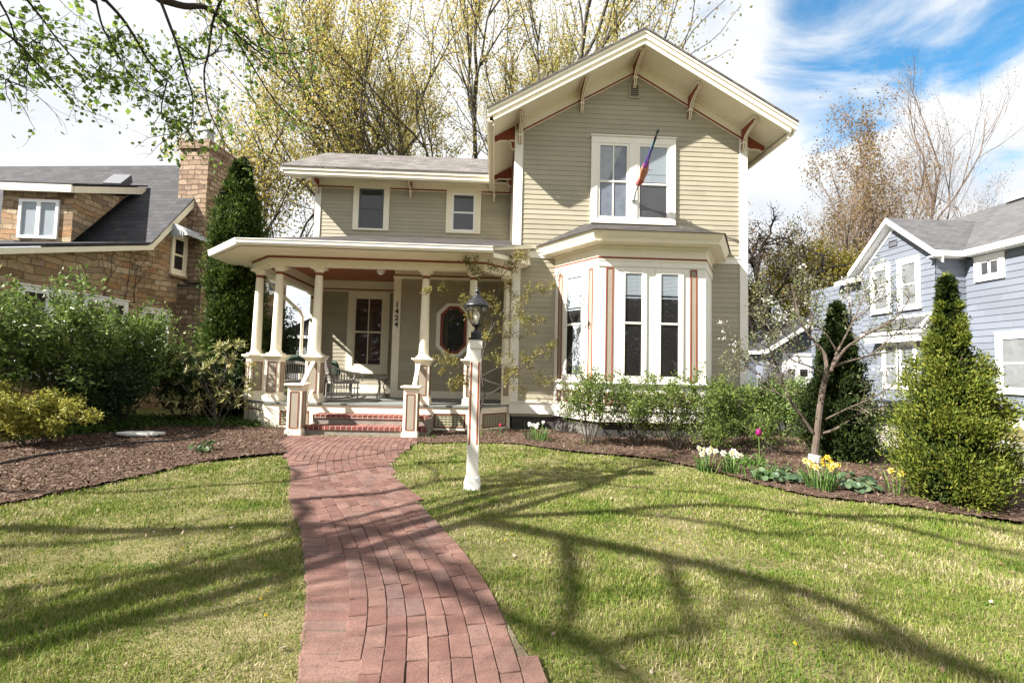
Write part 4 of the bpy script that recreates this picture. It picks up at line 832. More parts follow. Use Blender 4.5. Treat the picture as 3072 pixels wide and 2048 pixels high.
def ground_mat(name, stops, s1, s2, fine=60, bump=.5):
    m, nt, b = base_mat(name); L = nt.links.new; tc = nd(nt, 'ShaderNodeTexCoord')
    a = nd(nt, 'ShaderNodeTexNoise', i_Scale=s1, i_Detail=7.0, i_Roughness=.68); L(tc.outputs['Object'], a.inputs['Vector'])
    c = nd(nt, 'ShaderNodeTexNoise', i_Scale=s2, i_Detail=6.0, i_Roughness=.75); L(tc.outputs['Object'], c.inputs['Vector'])
    ad = nd(nt, 'ShaderNodeMath', operation='MULTIPLY_ADD'); L(c.outputs['Fac'], ad.inputs[0]); ad.inputs[1].default_value = .55; mu = nd(nt, 'ShaderNodeMath', operation='MULTIPLY'); L(a.outputs['Fac'], mu.inputs[0]); mu.inputs[1].default_value = .6; L(mu.outputs[0], ad.inputs[2])
    r = ramp(nt, stops); L(ad.outputs[0], r.inputs['Fac']); L(r.outputs['Color'], b.inputs['Base Color']); b.inputs['Roughness'].default_value = .95; b.inputs['Specular IOR Level'].default_value = .1
    n = nd(nt, 'ShaderNodeTexNoise', i_Scale=float(fine), i_Detail=5.0); L(tc.outputs['Object'], n.inputs['Vector']); bp = nd(nt, 'ShaderNodeBump', i_Strength=bump, i_Distance=.03); L(n.outputs['Fac'], bp.inputs['Height']); L(bp.outputs[0], b.inputs['Normal'])
    return m
LAWN = ground_mat('lawn_thatch', [(.30, (.06, .075, .016)), (.45, (.10, .11, .028)), (.58, (.165, .15, .065)), (.72, (.24, .20, .12))], .9, 14, 90, .9)
MULCH = ground_mat('bark_mulch', [(.3, (.03, .018, .013)), (.5, (.075, .048, .036)), (.62, (.12, .08, .062)), (.75, (.17, .125, .10))], 1.5, 45, 80, 1.0)
tag(MB().box(-160, 160, -40, 300, -.6, -.05).build('ground', ground_mat('distant_ground', [(.3, (.03, .045, .012)), (.7, (.07, .075, .025))], .5, 6), None), kind='structure')
def sheet(name, poly, zf, mat, step, x0, x1, y0, y1):
    nx, ny = int((x1-x0)/step)+1, int((y1-y0)/step)+1
    gx, gy = np.meshgrid(np.linspace(x0, x1, nx), np.linspace(y0, y1, ny), indexing='ij'); P = np.stack([gx.ravel(), gy.ravel()], 1)
    V = np.column_stack([P, zf(P)]); idx = np.arange(nx*ny).reshape(nx, ny); F = np.stack([idx[:-1, :-1], idx[1:, :-1], idx[1:, 1:], idx[:-1, 1:]], -1).reshape(-1, 4)
    if poly is not None: keep = inpoly(V[F].mean(1)[:, :2], poly); F = F[keep]
    return mesh_obj(name, V, F, mat, None, True)
tag(sheet('lawn', None, lambda P: -.012+.02*(npn(P, .8, 1)-.5)+.012*(npn(P, 3, 2)-.5), LAWN, .15, -24, 7.2, -6, 20), kind='structure')
tag(sheet('neighbour_lawn', None, lambda P: -.03+.03*npn(P, .8, 3), LAWN, .5, 11.4, 40, -6, 40), kind='structure')
bedz = lambda P: .004+.03*npn(P, 1.3, 5)+.012*npn(P, 9, 6)
mb_l = tag(sheet('mulch_bed', BED_L, bedz, MULCH, .06, -10.5, -3, 4, 11.2), kind='structure'); tag(sheet('mulch_bed', BED_R, bedz, MULCH, .06, -1.5, 7.1, 4.2, 13), kind='structure')
tag(MB().prism([(x, y, -.04) for x, y in DRIVE], (0, 0, .055)).build('driveway', paint('driveway_concrete', (.25, .23, .20), rough=.9, var=.2, scale=2, grime=.25), None), kind='structure')
# brick path: rows of pavers following the curve
spine = np.array([at(850+x/4.126, 1180+y/4.126, Z=0)[:2] for x, y in [(1700, 2600), (1330, 1800), (1100, 1468), (950, 1290), (790, 1130), (700, 1010), (660, 850), (680, 740), (750, 650), (850, 580)]])
spine = np.vstack([[.05, -3], [-.10, .6], spine, spine[-1]+(spine[-1]-spine[-2])*1.5])
tt = np.concatenate([[0], np.cumsum(np.linalg.norm(np.diff(spine, axis=0), axis=1))]); ss = np.linspace(0, tt[-1], 400); sp_ = np.column_stack([np.interp(ss, tt, spine[:, 0]), np.interp(ss, tt, spine[:, 1])])
ker = np.hanning(61); ker /= ker.sum(); pad = np.vstack([np.repeat(sp_[:1], 30, 0), sp_, np.repeat(sp_[-1:], 30, 0)]); sp_ = np.column_stack([np.convolve(pad[:, k], ker, 'valid') for k in range(2)])
tg = np.gradient(sp_, axis=0); tg /= np.linalg.norm(tg, axis=1)[:, None]; nm = np.column_stack([tg[:, 1], -tg[:, 0]])
bv = []; bf = []; rg = random.Random(3)
for row in range(-26, 22):
    o_ = row*.1035; q = sp_+nm*o_; d = np.concatenate([[0], np.cumsum(np.linalg.norm(np.diff(q, axis=0), axis=1))]); s = rg.choice((0, .1))+rg.uniform(0, .03)
    while s < d[-1]-.2:
        s0, s1 = s+.003, s+.203-.003; s += .2035
        pts = []
        for side in (-.0495, .0495):
            qq = sp_+nm*(o_+side); pts.append([np.array([np.interp(t, d, qq[:, 0]), np.interp(t, d, qq[:, 1])]) for t in (s0, (s0+s1)/2, s1)])
        c = (pts[0][1]+pts[1][1])/2
        if not inpoly(c[None], PIN if c[1] < 7.0 else PATH)[0] or c[1] > 9.56 or c[1] < -1: continue
        if np.linalg.norm(pts[0][2]-pts[0][0]) < .12: continue
        zb = .012+rg.uniform(-.003, .003); t1, t2 = rg.uniform(-.003, .003), rg.uniform(-.003, .003); b0 = len(bv); 
        ring_ = pts[0]+pts[1][::-1]
        for k, p in enumerate(ring_): bv.append((*p, zb+t1*(1 if k < 3 else -1)+t2*(k % 3-1)-.03))
        cen = sum(ring_)/6
        for k, p in enumerate(ring_): bv.append((*(p+(cen-p)*.0), zb+t1*(1 if k < 3 else -1)+t2*(k % 3-1)-.004))
        for k, p in enumerate(ring_): bv.append((*(p+(cen-p)/np.linalg.norm(cen-p)*.004), zb+t1*(1 if k < 3 else -1)+t2*(k % 3-1)))
        bf += [(b0+k, b0+(k+1) % 6, b0+6+(k+1) % 6, b0+6+k) for k in range(6)]+[(b0+6+k, b0+6+(k+1) % 6, b0+12+(k+1) % 6, b0+12+k) for k in range(6)]+[tuple(b0+12+k for k in range(6))]
# header course along the left edge
el = np.array(PATH_L)[::-1]; dl = np.concatenate([[0], np.cumsum(np.linalg.norm(np.diff(el, axis=0), axis=1))]); s = 2.0
pl = lambda s: np.array([np.interp(s, dl, el[:, 0]), np.interp(s, dl, el[:, 1])])
while True:
    a, c2 = pl(s), pl(s+.0975); s += .1035
    if a[1] > 6.95: break
    L2 = .42; j_ = rg.uniform(-.012, .012); sk = rg.uniform(-.02, .02); zb = .005+rg.uniform(-.002, .001); b0 = len(bv)
    q = [(a[0]+j_, a[1]), (a[0]+L2, a[1]+sk), (c2[0]+L2, c2[1]+sk), (c2[0]+j_, c2[1])]; cen = np.mean(q, 0)
    for p in q: bv.append((*p, zb-.03))
    for p in q: bv.append((*p, zb-.004))
    for p in q: p = np.array(p); bv.append((*(p+(cen-p)*.05), zb))
    bf += [(b0+k, b0+(k+1) % 4, b0+4+(k+1) % 4, b0+4+k) for k in range(4)]+[(b0+4+k, b0+4+(k+1) % 4, b0+8+(k+1) % 4, b0+8+k) for k in range(4)]+[tuple(b0+8+k for k in range(4))]
m, nt, b = base_mat('clay_pavers'); L = nt.links.new; g = nd(nt, 'ShaderNodeNewGeometry'); tc = nd(nt, 'ShaderNodeTexCoord')
r = ramp(nt, [(0, (.115, .062, .053)), (.2, (.14, .075, .064)), (.5, (.16, .09, .076)), (.8, (.175, .104, .087)), (1, (.135, .085, .077))]); L(g.outputs['Random Per Island'], r.inputs['Fac'])
n1 = nd(nt, 'ShaderNodeTexNoise', i_Scale=130.0, i_Detail=4.0, i_Roughness=.7); L(tc.outputs['Object'], n1.inputs['Vector']); n2 = nd(nt, 'ShaderNodeTexNoise', i_Scale=5.0, i_Detail=6.0, i_Roughness=.7); L(tc.outputs['Object'], n2.inputs['Vector'])
r1 = ramp(nt, [(.3, (.55, .52, .5)), (.5, (1, 1, 1)), (.68, (1.25, 1.3, 1.3))]); L(n1.outputs['Fac'], r1.inputs['Fac']); r2 = ramp(nt, [(.3, (.72, .72, .74)), (.65, (1.08, 1.08, 1.06))]); L(n2.outputs['Fac'], r2.inputs['Fac'])
x1 = nd(nt, 'ShaderNodeMixRGB', blend_type='MULTIPLY'); x1.inputs[0].default_value = 1; L(r.outputs[0], x1.inputs[1]); L(r1.outputs[0], x1.inputs[2]); x2 = nd(nt, 'ShaderNodeMixRGB', blend_type='MULTIPLY'); x2.inputs[0].default_value = 1; L(x1.outputs[0], x2.inputs[1]); L(r2.outputs[0], x2.inputs[2]); L(x2.outputs[0], b.inputs['Base Color'])
b.inputs['Roughness'].default_value = .9; b.inputs['Specular IOR Level'].default_value = .2; bp = nd(nt, 'ShaderNodeBump', i_Strength=.5, i_Distance=.006); L(n1.outputs['Fac'], bp.inputs['Height']); L(bp.outputs[0], b.inputs['Normal'])
tag(mesh_obj('brick_path', np.array(bv), bf, m), kind='structure')
tag(MB().prism([(x, y, -.03) for x, y in PATH[::-1]], (0, 0, .031)).build('path_sand', ground_mat('joint_sand', [(.3, (.05, .042, .03)), (.5, (.09, .075, .05)), (.7, (.15, .125, .09))], 3, 40), None), kind='structure')

# ---------------- leaf clouds
def unit(n, rg=RNG): v = rg.normal(size=(n, 3)); return v/np.linalg.norm(v, axis=1)[:, None]
def leaf_cloud(name, Cn, size, mat, parent=None, aspect=.45, dirs=None, jit=.6, flat=0.0, fold=.12, kind=None):
    n = len(Cn); d = unit(n) if dirs is None else dirs+unit(n)*jit; d /= np.linalg.norm(d, axis=1)[:, None]
    q = unit(n); q[:, 2] += flat; s = np.cross(d, q); s /= np.linalg.norm(s, axis=1)[:, None]+1e-9; nn = np.cross(d, s)
    l = np.asarray(size)*RNG.uniform(.65, 1.25, n); l = l[:, None]
    V = np.stack([Cn, Cn+d*l*.45+s*l*aspect*.5+nn*l*fold, Cn+d*l, Cn+d*l*.45-s*l*aspect*.5+nn*l*fold], 1).reshape(-1, 3)
    F = np.arange(4*n).reshape(n, 4); F = np.concatenate([F[:, [0, 1, 2]], F[:, [0, 2, 3]]])
    o = mesh_obj(name, V, F, mat, parent)
    if kind: o['kind'] = kind
    return o
# ---------------- woody skeletons
class Wood:
    def __init__(s, seed): s.mb = MB(); s.r = random.Random(seed); s.tips = []; s.dirs = []
    def limb(s, pts, r0, r1, n=6, smooth=3):
        P = np.array(pts, float); k = len(P); t = np.linspace(0, 1, k); T_ = np.linspace(0, 1, (k-1)*smooth+1)
        if k > 2 and smooth > 1:   # catmull
            out = []
            for i in range(k-1):
                p0, p1, p2, p3 = P[max(i-1, 0)], P[i], P[i+1], P[min(i+2, k-1)]
                for j in range(smooth):
                    u = j/smooth; out.append(.5*((2*p1)+(-p0+p2)*u+(2*p0-5*p1+4*p2-p3)*u*u+(-p0+3*p1-3*p2+p3)*u**3))
            P = np.array(out+[P[-1]])
        rr = np.linspace(r0, r1, len(P)); s.mb.tube(P, list(rr), n, cap=len(P) < 40); return P
    def grow(s, p, d, L, r, lev, kids, ang=.7, up=.12, wig=.18, ratio=.62, rr=.5, nseg=4, leafy=1, taper=.35):
        d = np.array(d, float)/np.linalg.norm(d); pts = [np.array(p, float)]
        for i in range(nseg):
            d = d+np.array([s.r.gauss(0, wig), s.r.gauss(0, wig), s.r.gauss(0, wig)+up]); d /= np.linalg.norm(d); pts.append(pts[-1]+d*L/nseg)
        s.mb.tube(pts, [r*(1-(1-taper)*i/nseg) for i in range(nseg+1)], 6 if r > .03 else (4 if r > .012 else 3), cap=False)
        if lev <= leafy:
            for i in range(1, nseg+1): s.tips.append(pts[i]); s.dirs.append(d)
        if lev > 0:
            k = kids[-lev] if lev <= len(kids) else kids[0]
            for i in range(k):
                t = .25+.75*(i+s.r.random())/k; j = min(int(t*nseg), nseg-1); q = pts[j]+(pts[j+1]-pts[j])*(t*nseg-j); dd = pts[j+1]-pts[j]; dd /= np.linalg.norm(dd)
                v = np.array([s.r.gauss(0, 1) for _ in range(3)]); v -= dd*np.dot(v, dd); v /= np.linalg.norm(v); a = ang*s.r.uniform(.7, 1.3)
                s.grow(q, dd*math.cos(a)+v*math.sin(a), L*ratio*s.r.uniform(.75, 1.2)*(1.15-.4*t), r*rr*s.r.uniform(.8, 1.1), lev-1, kids, ang, up, wig, ratio, rr, nseg, leafy, taper)
    def twigs(s, P, n, L, r, lev=1, kids=(3,), ang=.9, up=.1, t0=.2, **k):
        for i in range(n):
            t = t0+(1-t0)*(i+s.r.random())/n; j = min(int(t*(len(P)-1)), len(P)-2); q = P[j]+(P[j+1]-P[j])*(t*(len(P)-1)-j); dd = P[j+1]-P[j]; dd = dd/(np.linalg.norm(dd)+1e-9)
            v = np.array([s.r.gauss(0, 1) for _ in range(3)]); v -= dd*np.dot(v, dd); v /= np.linalg.norm(v); a = ang*s.r.uniform(.6, 1.3)
            s.grow(q, dd*math.cos(a)+v*math.sin(a), L*s.r.uniform(.5, 1.2), r, lev, kids, up=up, **k)
def cluster(tips, per, rad, rg=RNG):
    t = np.array(tips); c = np.repeat(t, per, 0); return c+rg.normal(size=c.shape)*rad
LG = {
 'maple_far': leafmat('yellow_green_leaf', [(0, (.30, .29, .065)), (.4, (.43, .39, .095)), (.75, (.54, .46, .14)), (.92, (.58, .42, .13)), (1, (.48, .30, .11))], .55, k=.88),
 'maple_near': leafmat('fresh_maple_leaf', [(0, (.08, .14, .025)), (.5, (.14, .23, .04)), (.85, (.24, .33, .07)), (1, (.32, .36, .08))], .6, k=.8),
 'bush': leafmat('bright_bush_leaf', [(0, (.10, .17, .03)), (.5, (.19, .31, .06)), (.85, (.30, .41, .10)), (1, (.42, .48, .18))], .35, .4, .4),
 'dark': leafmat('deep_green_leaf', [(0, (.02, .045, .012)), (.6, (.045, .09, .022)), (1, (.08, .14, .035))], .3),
 'found': leafmat('shrub_leaf', [(0, (.09, .15, .025)), (.5, (.17, .26, .045)), (.85, (.27, .35, .075)), (1, (.35, .40, .11))], .4),
 'olive': leafmat('olive_leaf', [(0, (.14, .16, .05)), (.5, (.25, .26, .09)), (.85, (.37, .36, .16)), (1, (.44, .34, .12))], .25, .35, .5, k=1.0),
 'gold': leafmat('golden_azalea_leaf', [(0, (.13, .14, .03)), (.5, (.30, .30, .05)), (1, (.46, .43, .10))], .35, k=.95),
 'arb': leafmat('arborvitae_spray', [(0, (.025, .055, .010)), (.5, (.065, .115, .018)), (.85, (.115, .17, .03)), (1, (.18, .22, .045))], .25, .6, .2, k=.8),
 'arby': leafmat('golden_green_spray', [(0, (.05, .08, .012)), (.45, (.12, .16, .022)), (.8, (.20, .235, .032)), (1, (.28, .27, .05))], .25, .6, .2, k=.8),
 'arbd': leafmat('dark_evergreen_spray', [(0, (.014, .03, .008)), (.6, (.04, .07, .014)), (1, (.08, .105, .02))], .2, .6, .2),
 'dog': leafmat('dogwood_leaf', [(0, (.16, .15, .035)), (.5, (.26, .24, .06)), (1, (.37, .31, .10))], .4, k=.8),
 'rust': leafmat('rusty_bud', [(0, (.26, .15, .09)), (.5, (.36, .24, .11)), (1, (.44, .33, .12))], .4),
 'ochre': leafmat('ochre_leaf', [(0, (.20, .19, .03)), (.5, (.34, .31, .05)), (.85, (.46, .32, .05)), (1, (.30, .34, .07))], .4),
 'dtree': leafmat('bronze_leaf', [(0, (.05, .05, .015)), (1, (.14, .12, .03))], .3),
 'blade': leafmat('bulb_blade', [(0, (.05, .12, .03)), (.6, (.10, .20, .05)), (1, (.18, .30, .06))], .3),
 'cover': leafmat('ground_cover_leaf', [(0, (.05, .12, .02)), (.6, (.11, .22, .035)), (1, (.2, .32, .06))], .35),
 'blossom': leafmat('white_blossom', [(0, (.78, .74, .74)), (.8, (.85, .83, .82)), (1, (.80, .62, .66))], .35, k=.9),
 'applelf': leafmat('young_apple_leaf', [(0, (.16, .20, .08)), (.6, (.26, .30, .13)), (1, (.38, .40, .22))], .35),
 'broad': leafmat('grey_green_broad_leaf', [(0, (.07, .13, .06)), (.6, (.12, .20, .10)), (1, (.20, .28, .15))], .25, .45, .4),
 'yellow': leafmat('dandelion_yellow', [(0, (.75, .52, .02)), (1, (.85, .65, .03))], .2, k=.8),
}
# ---------------- grass
def lawn_pts(x0, x1, y0, y1, dens):
    n = int((x1-x0)*(y1-y0)*dens); P = np.column_stack([RNG.uniform(x0, x1, n), RNG.uniform(y0, y1, n)])
    lim = 1.12*np.maximum(P[:, 1], 0)+.5; k = (np.abs(P[:, 0]-.04*P[:, 1]) < lim)
    P = P[k]; j = RNG.normal(size=P.shape)*.03
    return P[~inpoly(P+j, PATH) & ~inpoly(P+j*3, BED_L) & ~inpoly(P+j*3, BED_R) & ~inpoly(P, DRIVE)]
GP = np.vstack([lawn_pts(-4.5, 5, 1.7, 3.4, 17000), lawn_pts(-6.5, 6.5, 3.4, 5.2, 9000), lawn_pts(-7, 7.1, 5.2, 7.2, 4600), lawn_pts(-9, 5, 7.2, 9.6, 2800)])
thin = npn(GP, 1.1, 11)*.55+npn(GP, 4.5, 12)*.45; GP = GP[RNG.random(len(GP)) < np.clip(1.5-1.6*thin, .18, 1)]
n = len(GP); far = np.clip(GP[:, 1]/2.6, 1, 3.2)
green = npn(GP, 1.4, 13)*.5+npn(GP, 6, 14)*.5
hgt = RNG.uniform(.012, .034, n)*(.6+.9*green); wd = RNG.uniform(.0014, .003, n)*far
an = RNG.uniform(0, 2*np.pi, n); lean = np.abs(RNG.normal(0, 1.0, n)); la = RNG.uniform(0, 2*np.pi, n)
base = np.column_stack([GP, np.full(n, -.016)+.02*(npn(GP, .8, 1)-.5)]); sd = np.column_stack([np.cos(an), np.sin(an), np.zeros(n)])*wd[:, None]
tip = base+np.column_stack([np.cos(la)*np.sin(lean), np.sin(la)*np.sin(lean), np.cos(lean)*.9+.15])*hgt[:, None]*1.25; md = base*.5+tip*.5+np.array([0, 0, .18])*hgt[:, None]
V = np.stack([base-sd, base+sd, md+sd*.75, tip, md-sd*.75], 1).reshape(-1, 3); I = np.arange(n)[:, None]*5
F = np.concatenate([I+np.array([[0, 1, 2]]), I+np.array([[0, 2, 4]]), I+np.array([[4, 2, 3]])])
m, nt, b = base_mat('grass_blades'); L = nt.links.new; g = nd(nt, 'ShaderNodeNewGeometry'); tc = nd(nt, 'ShaderNodeTexCoord'); nz = nd(nt, 'ShaderNodeTexNoise', i_Scale=1.6, i_Detail=7.0, i_Roughness=.75); L(tc.outputs['Object'], nz.inputs['Vector'])
ad = nd(nt, 'ShaderNodeMath', operation='MULTIPLY_ADD'); L(g.outputs['Random Per Island'], ad.inputs[0]); ad.inputs[1].default_value = .62; sb = nd(nt, 'ShaderNodeMath', operation='MULTIPLY_ADD'); L(nz.outputs['Fac'], sb.inputs[0]); sb.inputs[1].default_value = 2.2; sb.inputs[2].default_value = -.86; L(sb.outputs[0], ad.inputs[2])
r = ramp(nt, [(0, (.055, .11, .013)), (.3, (.10, .165, .02)), (.55, (.165, .21, .034)), (.76, (.26, .25, .09)), (1, (.44, .38, .25))]); L(ad.outputs[0], r.inputs['Fac']); L(r.outputs[0], b.inputs['Base Color']); b.inputs['Roughness'].default_value = .6; b.inputs['Specular IOR Level'].default_value = .25
t = nd(nt, 'ShaderNodeBsdfTranslucent'); L(r.outputs[0], t.inputs[0]); mx = nd(nt, 'ShaderNodeMixShader'); mx.inputs[0].default_value = .3; L(b.outputs[0], mx.inputs[1]); L(t.outputs[0], mx.inputs[2]); L(mx.outputs[0], nt.nodes['Material Output'].inputs['Surface'])
tag(mesh_obj('grass', V, F, m), 'short patchy spring grass with straw-coloured thatch', 'grass', kind='stuff')
# mulch chips
def chips(poly, n, x0, x1, y0, y1, name, label):
    P = np.column_stack([RNG.uniform(x0, x1, n), RNG.uniform(y0, y1, n)]); P = P[inpoly(P+RNG.normal(size=P.shape)*.07, poly)]; k = len(P)
    c = np.column_stack([P, bedz(P)+RNG.uniform(.0, .018, k)]); d = unit(k); d[:, 2] *= .25
    return tag(leaf_cloud(name, c, .055, chipm, None, .32, d, .1, 2.5, .03), label, 'mulch', kind='stuff')
chipm = leafmat('bark_chip', [(0, (.05, .028, .02)), (.4, (.13, .075, .052)), (.75, (.22, .15, .11)), (1, (.38, .30, .235))], 0, .9, .1)
chips(BED_L, 52000, -8, -3, 4, 11, 'bark_chips', 'brown bark chips covering the bed beside the stone house'); chips(BED_R, 42000, -1.5, 7.1, 4.2, 11, 'bark_chips', 'brown bark chips covering the bed below the bay window')
P = lawn_pts(-4, 6, 1.8, 7, 5); leaf_cloud('fallen_leaves', np.column_stack([P, np.full(len(P), .02)]), .035, leafmat('dry_leaf', [(0, (.20, .12, .07)), (.6, (.38, .27, .17)), (1, (.58, .50, .42))], .1), None, .7, None, 0, 3, .1, 'stuff')
# dandelions
dand = [(at(x, y, Z=0)) for x, y in [(1533, 1610), (1665, 1653), (2387, 1945), (800, 1858), (785, 1808), (805, 1780), (107, 1752), (75, 1757), (1516, 1627), (1980, 1626), (545, 1658), (870, 1597)]]
def dandelion(p):
    o = empty('dandelion', p, 'tiny yellow dandelion flower in the short grass', 'flower', 'dandelions dotted over the lawn')
    pp = np.array(p); MB().tube([pp, pp+np.array([.004, 0, .035])], .002, 4).build('stem', M_stem, o)
    k = 40; leaf_cloud('flower_head', np.repeat([pp+np.array([.004, 0, .026])], k, 0), .011, LG['yellow'], o, .3, np.repeat([[0, 0, .5]], k, 0), 1.0); return o
M_stem = paint('green_stem', (.12, .20, .05), var=.2)
d0 = dandelion(dand[0])
for p in dand[1:]: c = copy_tree(d0); c.location = p; c.rotation_euler = (0, 0, random.uniform(0, 6))
# hose, slab, edging
pts = [at(0+x/2.24, 850+y/2.24, Z=.05) for x, y in [(-60, 1222), (0, 1208), (300, 1150), (600, 1110), (900, 1068), (1200, 1050), (1330, 1020), (1470, 990)]]
wd_ = Wood(1); wd_.limb(pts, .017, .017, 8, 5); tag(wd_.mb.build('garden_hose', M['black'], None, True), 'black hose curving across the mulch bed', 'hose')
pts = [(*p, .03) for p in [(-10.4, 6.1), (-8.4, 7.05), (-7.55, 7.98), (-7.2, 9.02), (-6.75, 10.02), (-5.95, 10.35)]]; wd_ = Wood(1); wd_.limb(pts, .012, .012, 6, 5); tag(wd_.mb.build('bed_edging', M['black'], None, True), 'thin black edging strip between grass and mulch beside the bushes', 'edging')
sx, sy = -6.2, 8.76; q = [(sx-.36, sy-.05, .055), (sx-.1, sy-.16, .055), (sx+.3, sy-.1, .055), (sx+.4, sy+.1, .055), (sx+.05, sy+.17, .055), (sx-.28, sy+.12, .055)]
tag(MB().prism(q, (0, 0, .05)).build('stepping_stone', paint('pale_stone', (.62, .61, .58), rough=.9, var=.15, scale=6), None, bevel=.012), 'pale flat stone lying in the mulch', 'stone')

# ---------------- conifers
def conifer(name, x, y, prof, n, leaf, mat, label, cat, seed, lump=.28, core=.72, vert=.9, tw=.9):
    rg = np.random.default_rng(seed); o = empty(name, (x, y, 0), label, cat); zs = np.array([p[0] for p in prof]); rs_ = np.array([p[1] for p in prof]); H_ = zs[-1]
    nb = 46+int(H_*20); bz = rg.uniform(zs[0], H_, nb*3); br = np.interp(bz, zs, rs_); keep = rg.random(nb*3) < br/rs_.max()*.9+.15; bz, br = bz[keep], br[keep]; ba = rg.uniform(0, 2*np.pi, len(bz)); br = br*rg.uniform(.72-lump*1.2, .84+lump*.4, len(bz))
    cx = np.column_stack([x+np.cos(ba)*br, y+np.sin(ba)*br, bz]); per = n//len(bz)
    csz = np.clip(np.interp(bz, zs, rs_)*.24, .03, .15)*rg.uniform(.6, 1.25, len(bz))
    c = np.repeat(cx, per, 0)+rg.normal(size=(per*len(bz), 3))*np.repeat(csz, per)[:, None]*np.array([.62, .62, .75])
    out = c-np.array([x, y, 0]); out[:, 2] = 0; ln_ = np.linalg.norm(out, axis=1)[:, None]+1e-6; d = out/ln_*.75; d[:, 2] = vert
    c[:, 2] = np.clip(c[:, 2], .03, H_+.02)
    leaf_cloud('foliage', c, leaf, mat, o, .38, d, tw, 0, .05)
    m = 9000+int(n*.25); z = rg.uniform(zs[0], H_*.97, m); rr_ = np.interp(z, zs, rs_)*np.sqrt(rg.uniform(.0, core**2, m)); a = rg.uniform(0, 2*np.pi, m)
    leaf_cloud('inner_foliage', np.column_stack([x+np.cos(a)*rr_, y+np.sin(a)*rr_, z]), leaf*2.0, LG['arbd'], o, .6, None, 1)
    w = Wood(seed); w.limb([(x, y, -.05), (x+.02, y, H_*.5), (x, y, H_*.93)], .05+.012*H_, .01, 7)
    for i in range(14): a = w.r.uniform(0, 6.28); z = w.r.uniform(.15, H_*.6); rr_ = float(np.interp(z, zs, rs_))*.8; w.limb([(x, y, z), (x+math.cos(a)*rr_*.5, y+math.sin(a)*rr_*.5, z+.05), (x+math.cos(a)*rr_, y+math.sin(a)*rr_, z+.18)], .018, .006, 5, 2)
    w.mb.build('trunk', M['bark'], o); return o
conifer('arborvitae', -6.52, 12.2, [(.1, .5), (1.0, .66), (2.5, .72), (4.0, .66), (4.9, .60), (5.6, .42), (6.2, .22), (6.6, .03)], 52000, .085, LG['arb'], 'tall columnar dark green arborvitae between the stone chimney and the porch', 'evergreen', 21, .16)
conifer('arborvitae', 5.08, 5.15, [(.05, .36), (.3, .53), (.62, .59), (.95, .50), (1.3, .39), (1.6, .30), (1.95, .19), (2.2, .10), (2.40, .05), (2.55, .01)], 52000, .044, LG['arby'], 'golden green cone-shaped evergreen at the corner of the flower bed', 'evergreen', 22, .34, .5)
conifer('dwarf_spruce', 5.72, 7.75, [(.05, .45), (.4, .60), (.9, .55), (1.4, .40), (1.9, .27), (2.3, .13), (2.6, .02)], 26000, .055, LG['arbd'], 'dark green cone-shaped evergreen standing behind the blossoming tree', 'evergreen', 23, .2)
# ---------------- shrubs
def shrub(name, x, y, h, rad, nst, leafsz, per, mat, label, cat, seed, group=None, bark='barkgrey', vase=.55, kids=(4, 3), clus=.05, aspect=.5, stem=.014, dense=1, z0=0.02):
    o = empty(name, (x, y, 0), label, cat, group); w = Wood(seed)
    for i in range(nst):
        a = 2*math.pi*(i+w.r.random()*.6)/nst; s_ = rad*w.r.uniform(.35, 1); d = np.array([math.cos(a)*s_*vase*1.6, math.sin(a)*s_*vase*1.6, h])
        w.grow((x+math.cos(a)*.05, y+math.sin(a)*.05, z0-.05), d, h*w.r.uniform(.62, .85), stem, len(kids), kids, .65, .10, .12, .5, .55, 4, 1)
    w.mb.build('stems', M[bark], o); t = np.array(w.tips); D = np.array(w.dirs)
    c = cluster(t, per, clus); leaf_cloud('foliage', c, leafsz, mat, o, aspect, np.repeat(D, per, 0)*.5, 1.0, .4); return o
bsh = 'large leafy shrubs along the stone wall'
shrub('leafy_shrub', -8.45, 8.35, 2.6, 1.0, 15, .092, 5, LG['bush'], 'bright green leafy shrub under the stone house windows, partly cut by the picture edge', 'shrub', 31, bsh, kids=(5, 4), clus=.055)
shrub('leafy_shrub', -7.9, 9.2, 2.55, 1.0, 15, .092, 5, LG['bush'], 'bright green leafy shrub covering the second pair of stone house windows', 'shrub', 32, bsh, kids=(5, 4), clus=.055)
shrub('leafy_shrub', -7.6, 10.2, 2.5, .95, 15, .092, 5, LG['bush'], 'bright green leafy shrub in front of the narrow white stone house window', 'shrub', 33, bsh, kids=(5, 4), clus=.055)
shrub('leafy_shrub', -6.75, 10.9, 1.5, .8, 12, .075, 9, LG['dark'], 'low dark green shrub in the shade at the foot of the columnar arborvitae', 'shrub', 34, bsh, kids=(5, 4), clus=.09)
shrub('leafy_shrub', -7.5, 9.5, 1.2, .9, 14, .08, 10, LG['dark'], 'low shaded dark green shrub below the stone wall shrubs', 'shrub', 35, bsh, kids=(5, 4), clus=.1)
shrub('azalea', -7.04, 7.7, .98, .66, 9, .055, 13, LG['gold'], 'small golden green azalea growing from the mulch beside the lawn strip', 'shrub', 36, None, kids=(5, 4), clus=.045, vase=1.0)
shrub('grey_bush', -9.5, 19.5, 3.2, 1.6, 10, .12, 3, LG['dtree'], 'brownish bare bush seen between the porch columns', 'bush', 37, None, kids=(6, 4), clus=.15, stem=.03)
fsh = 'loose green shrubs under the bay window'
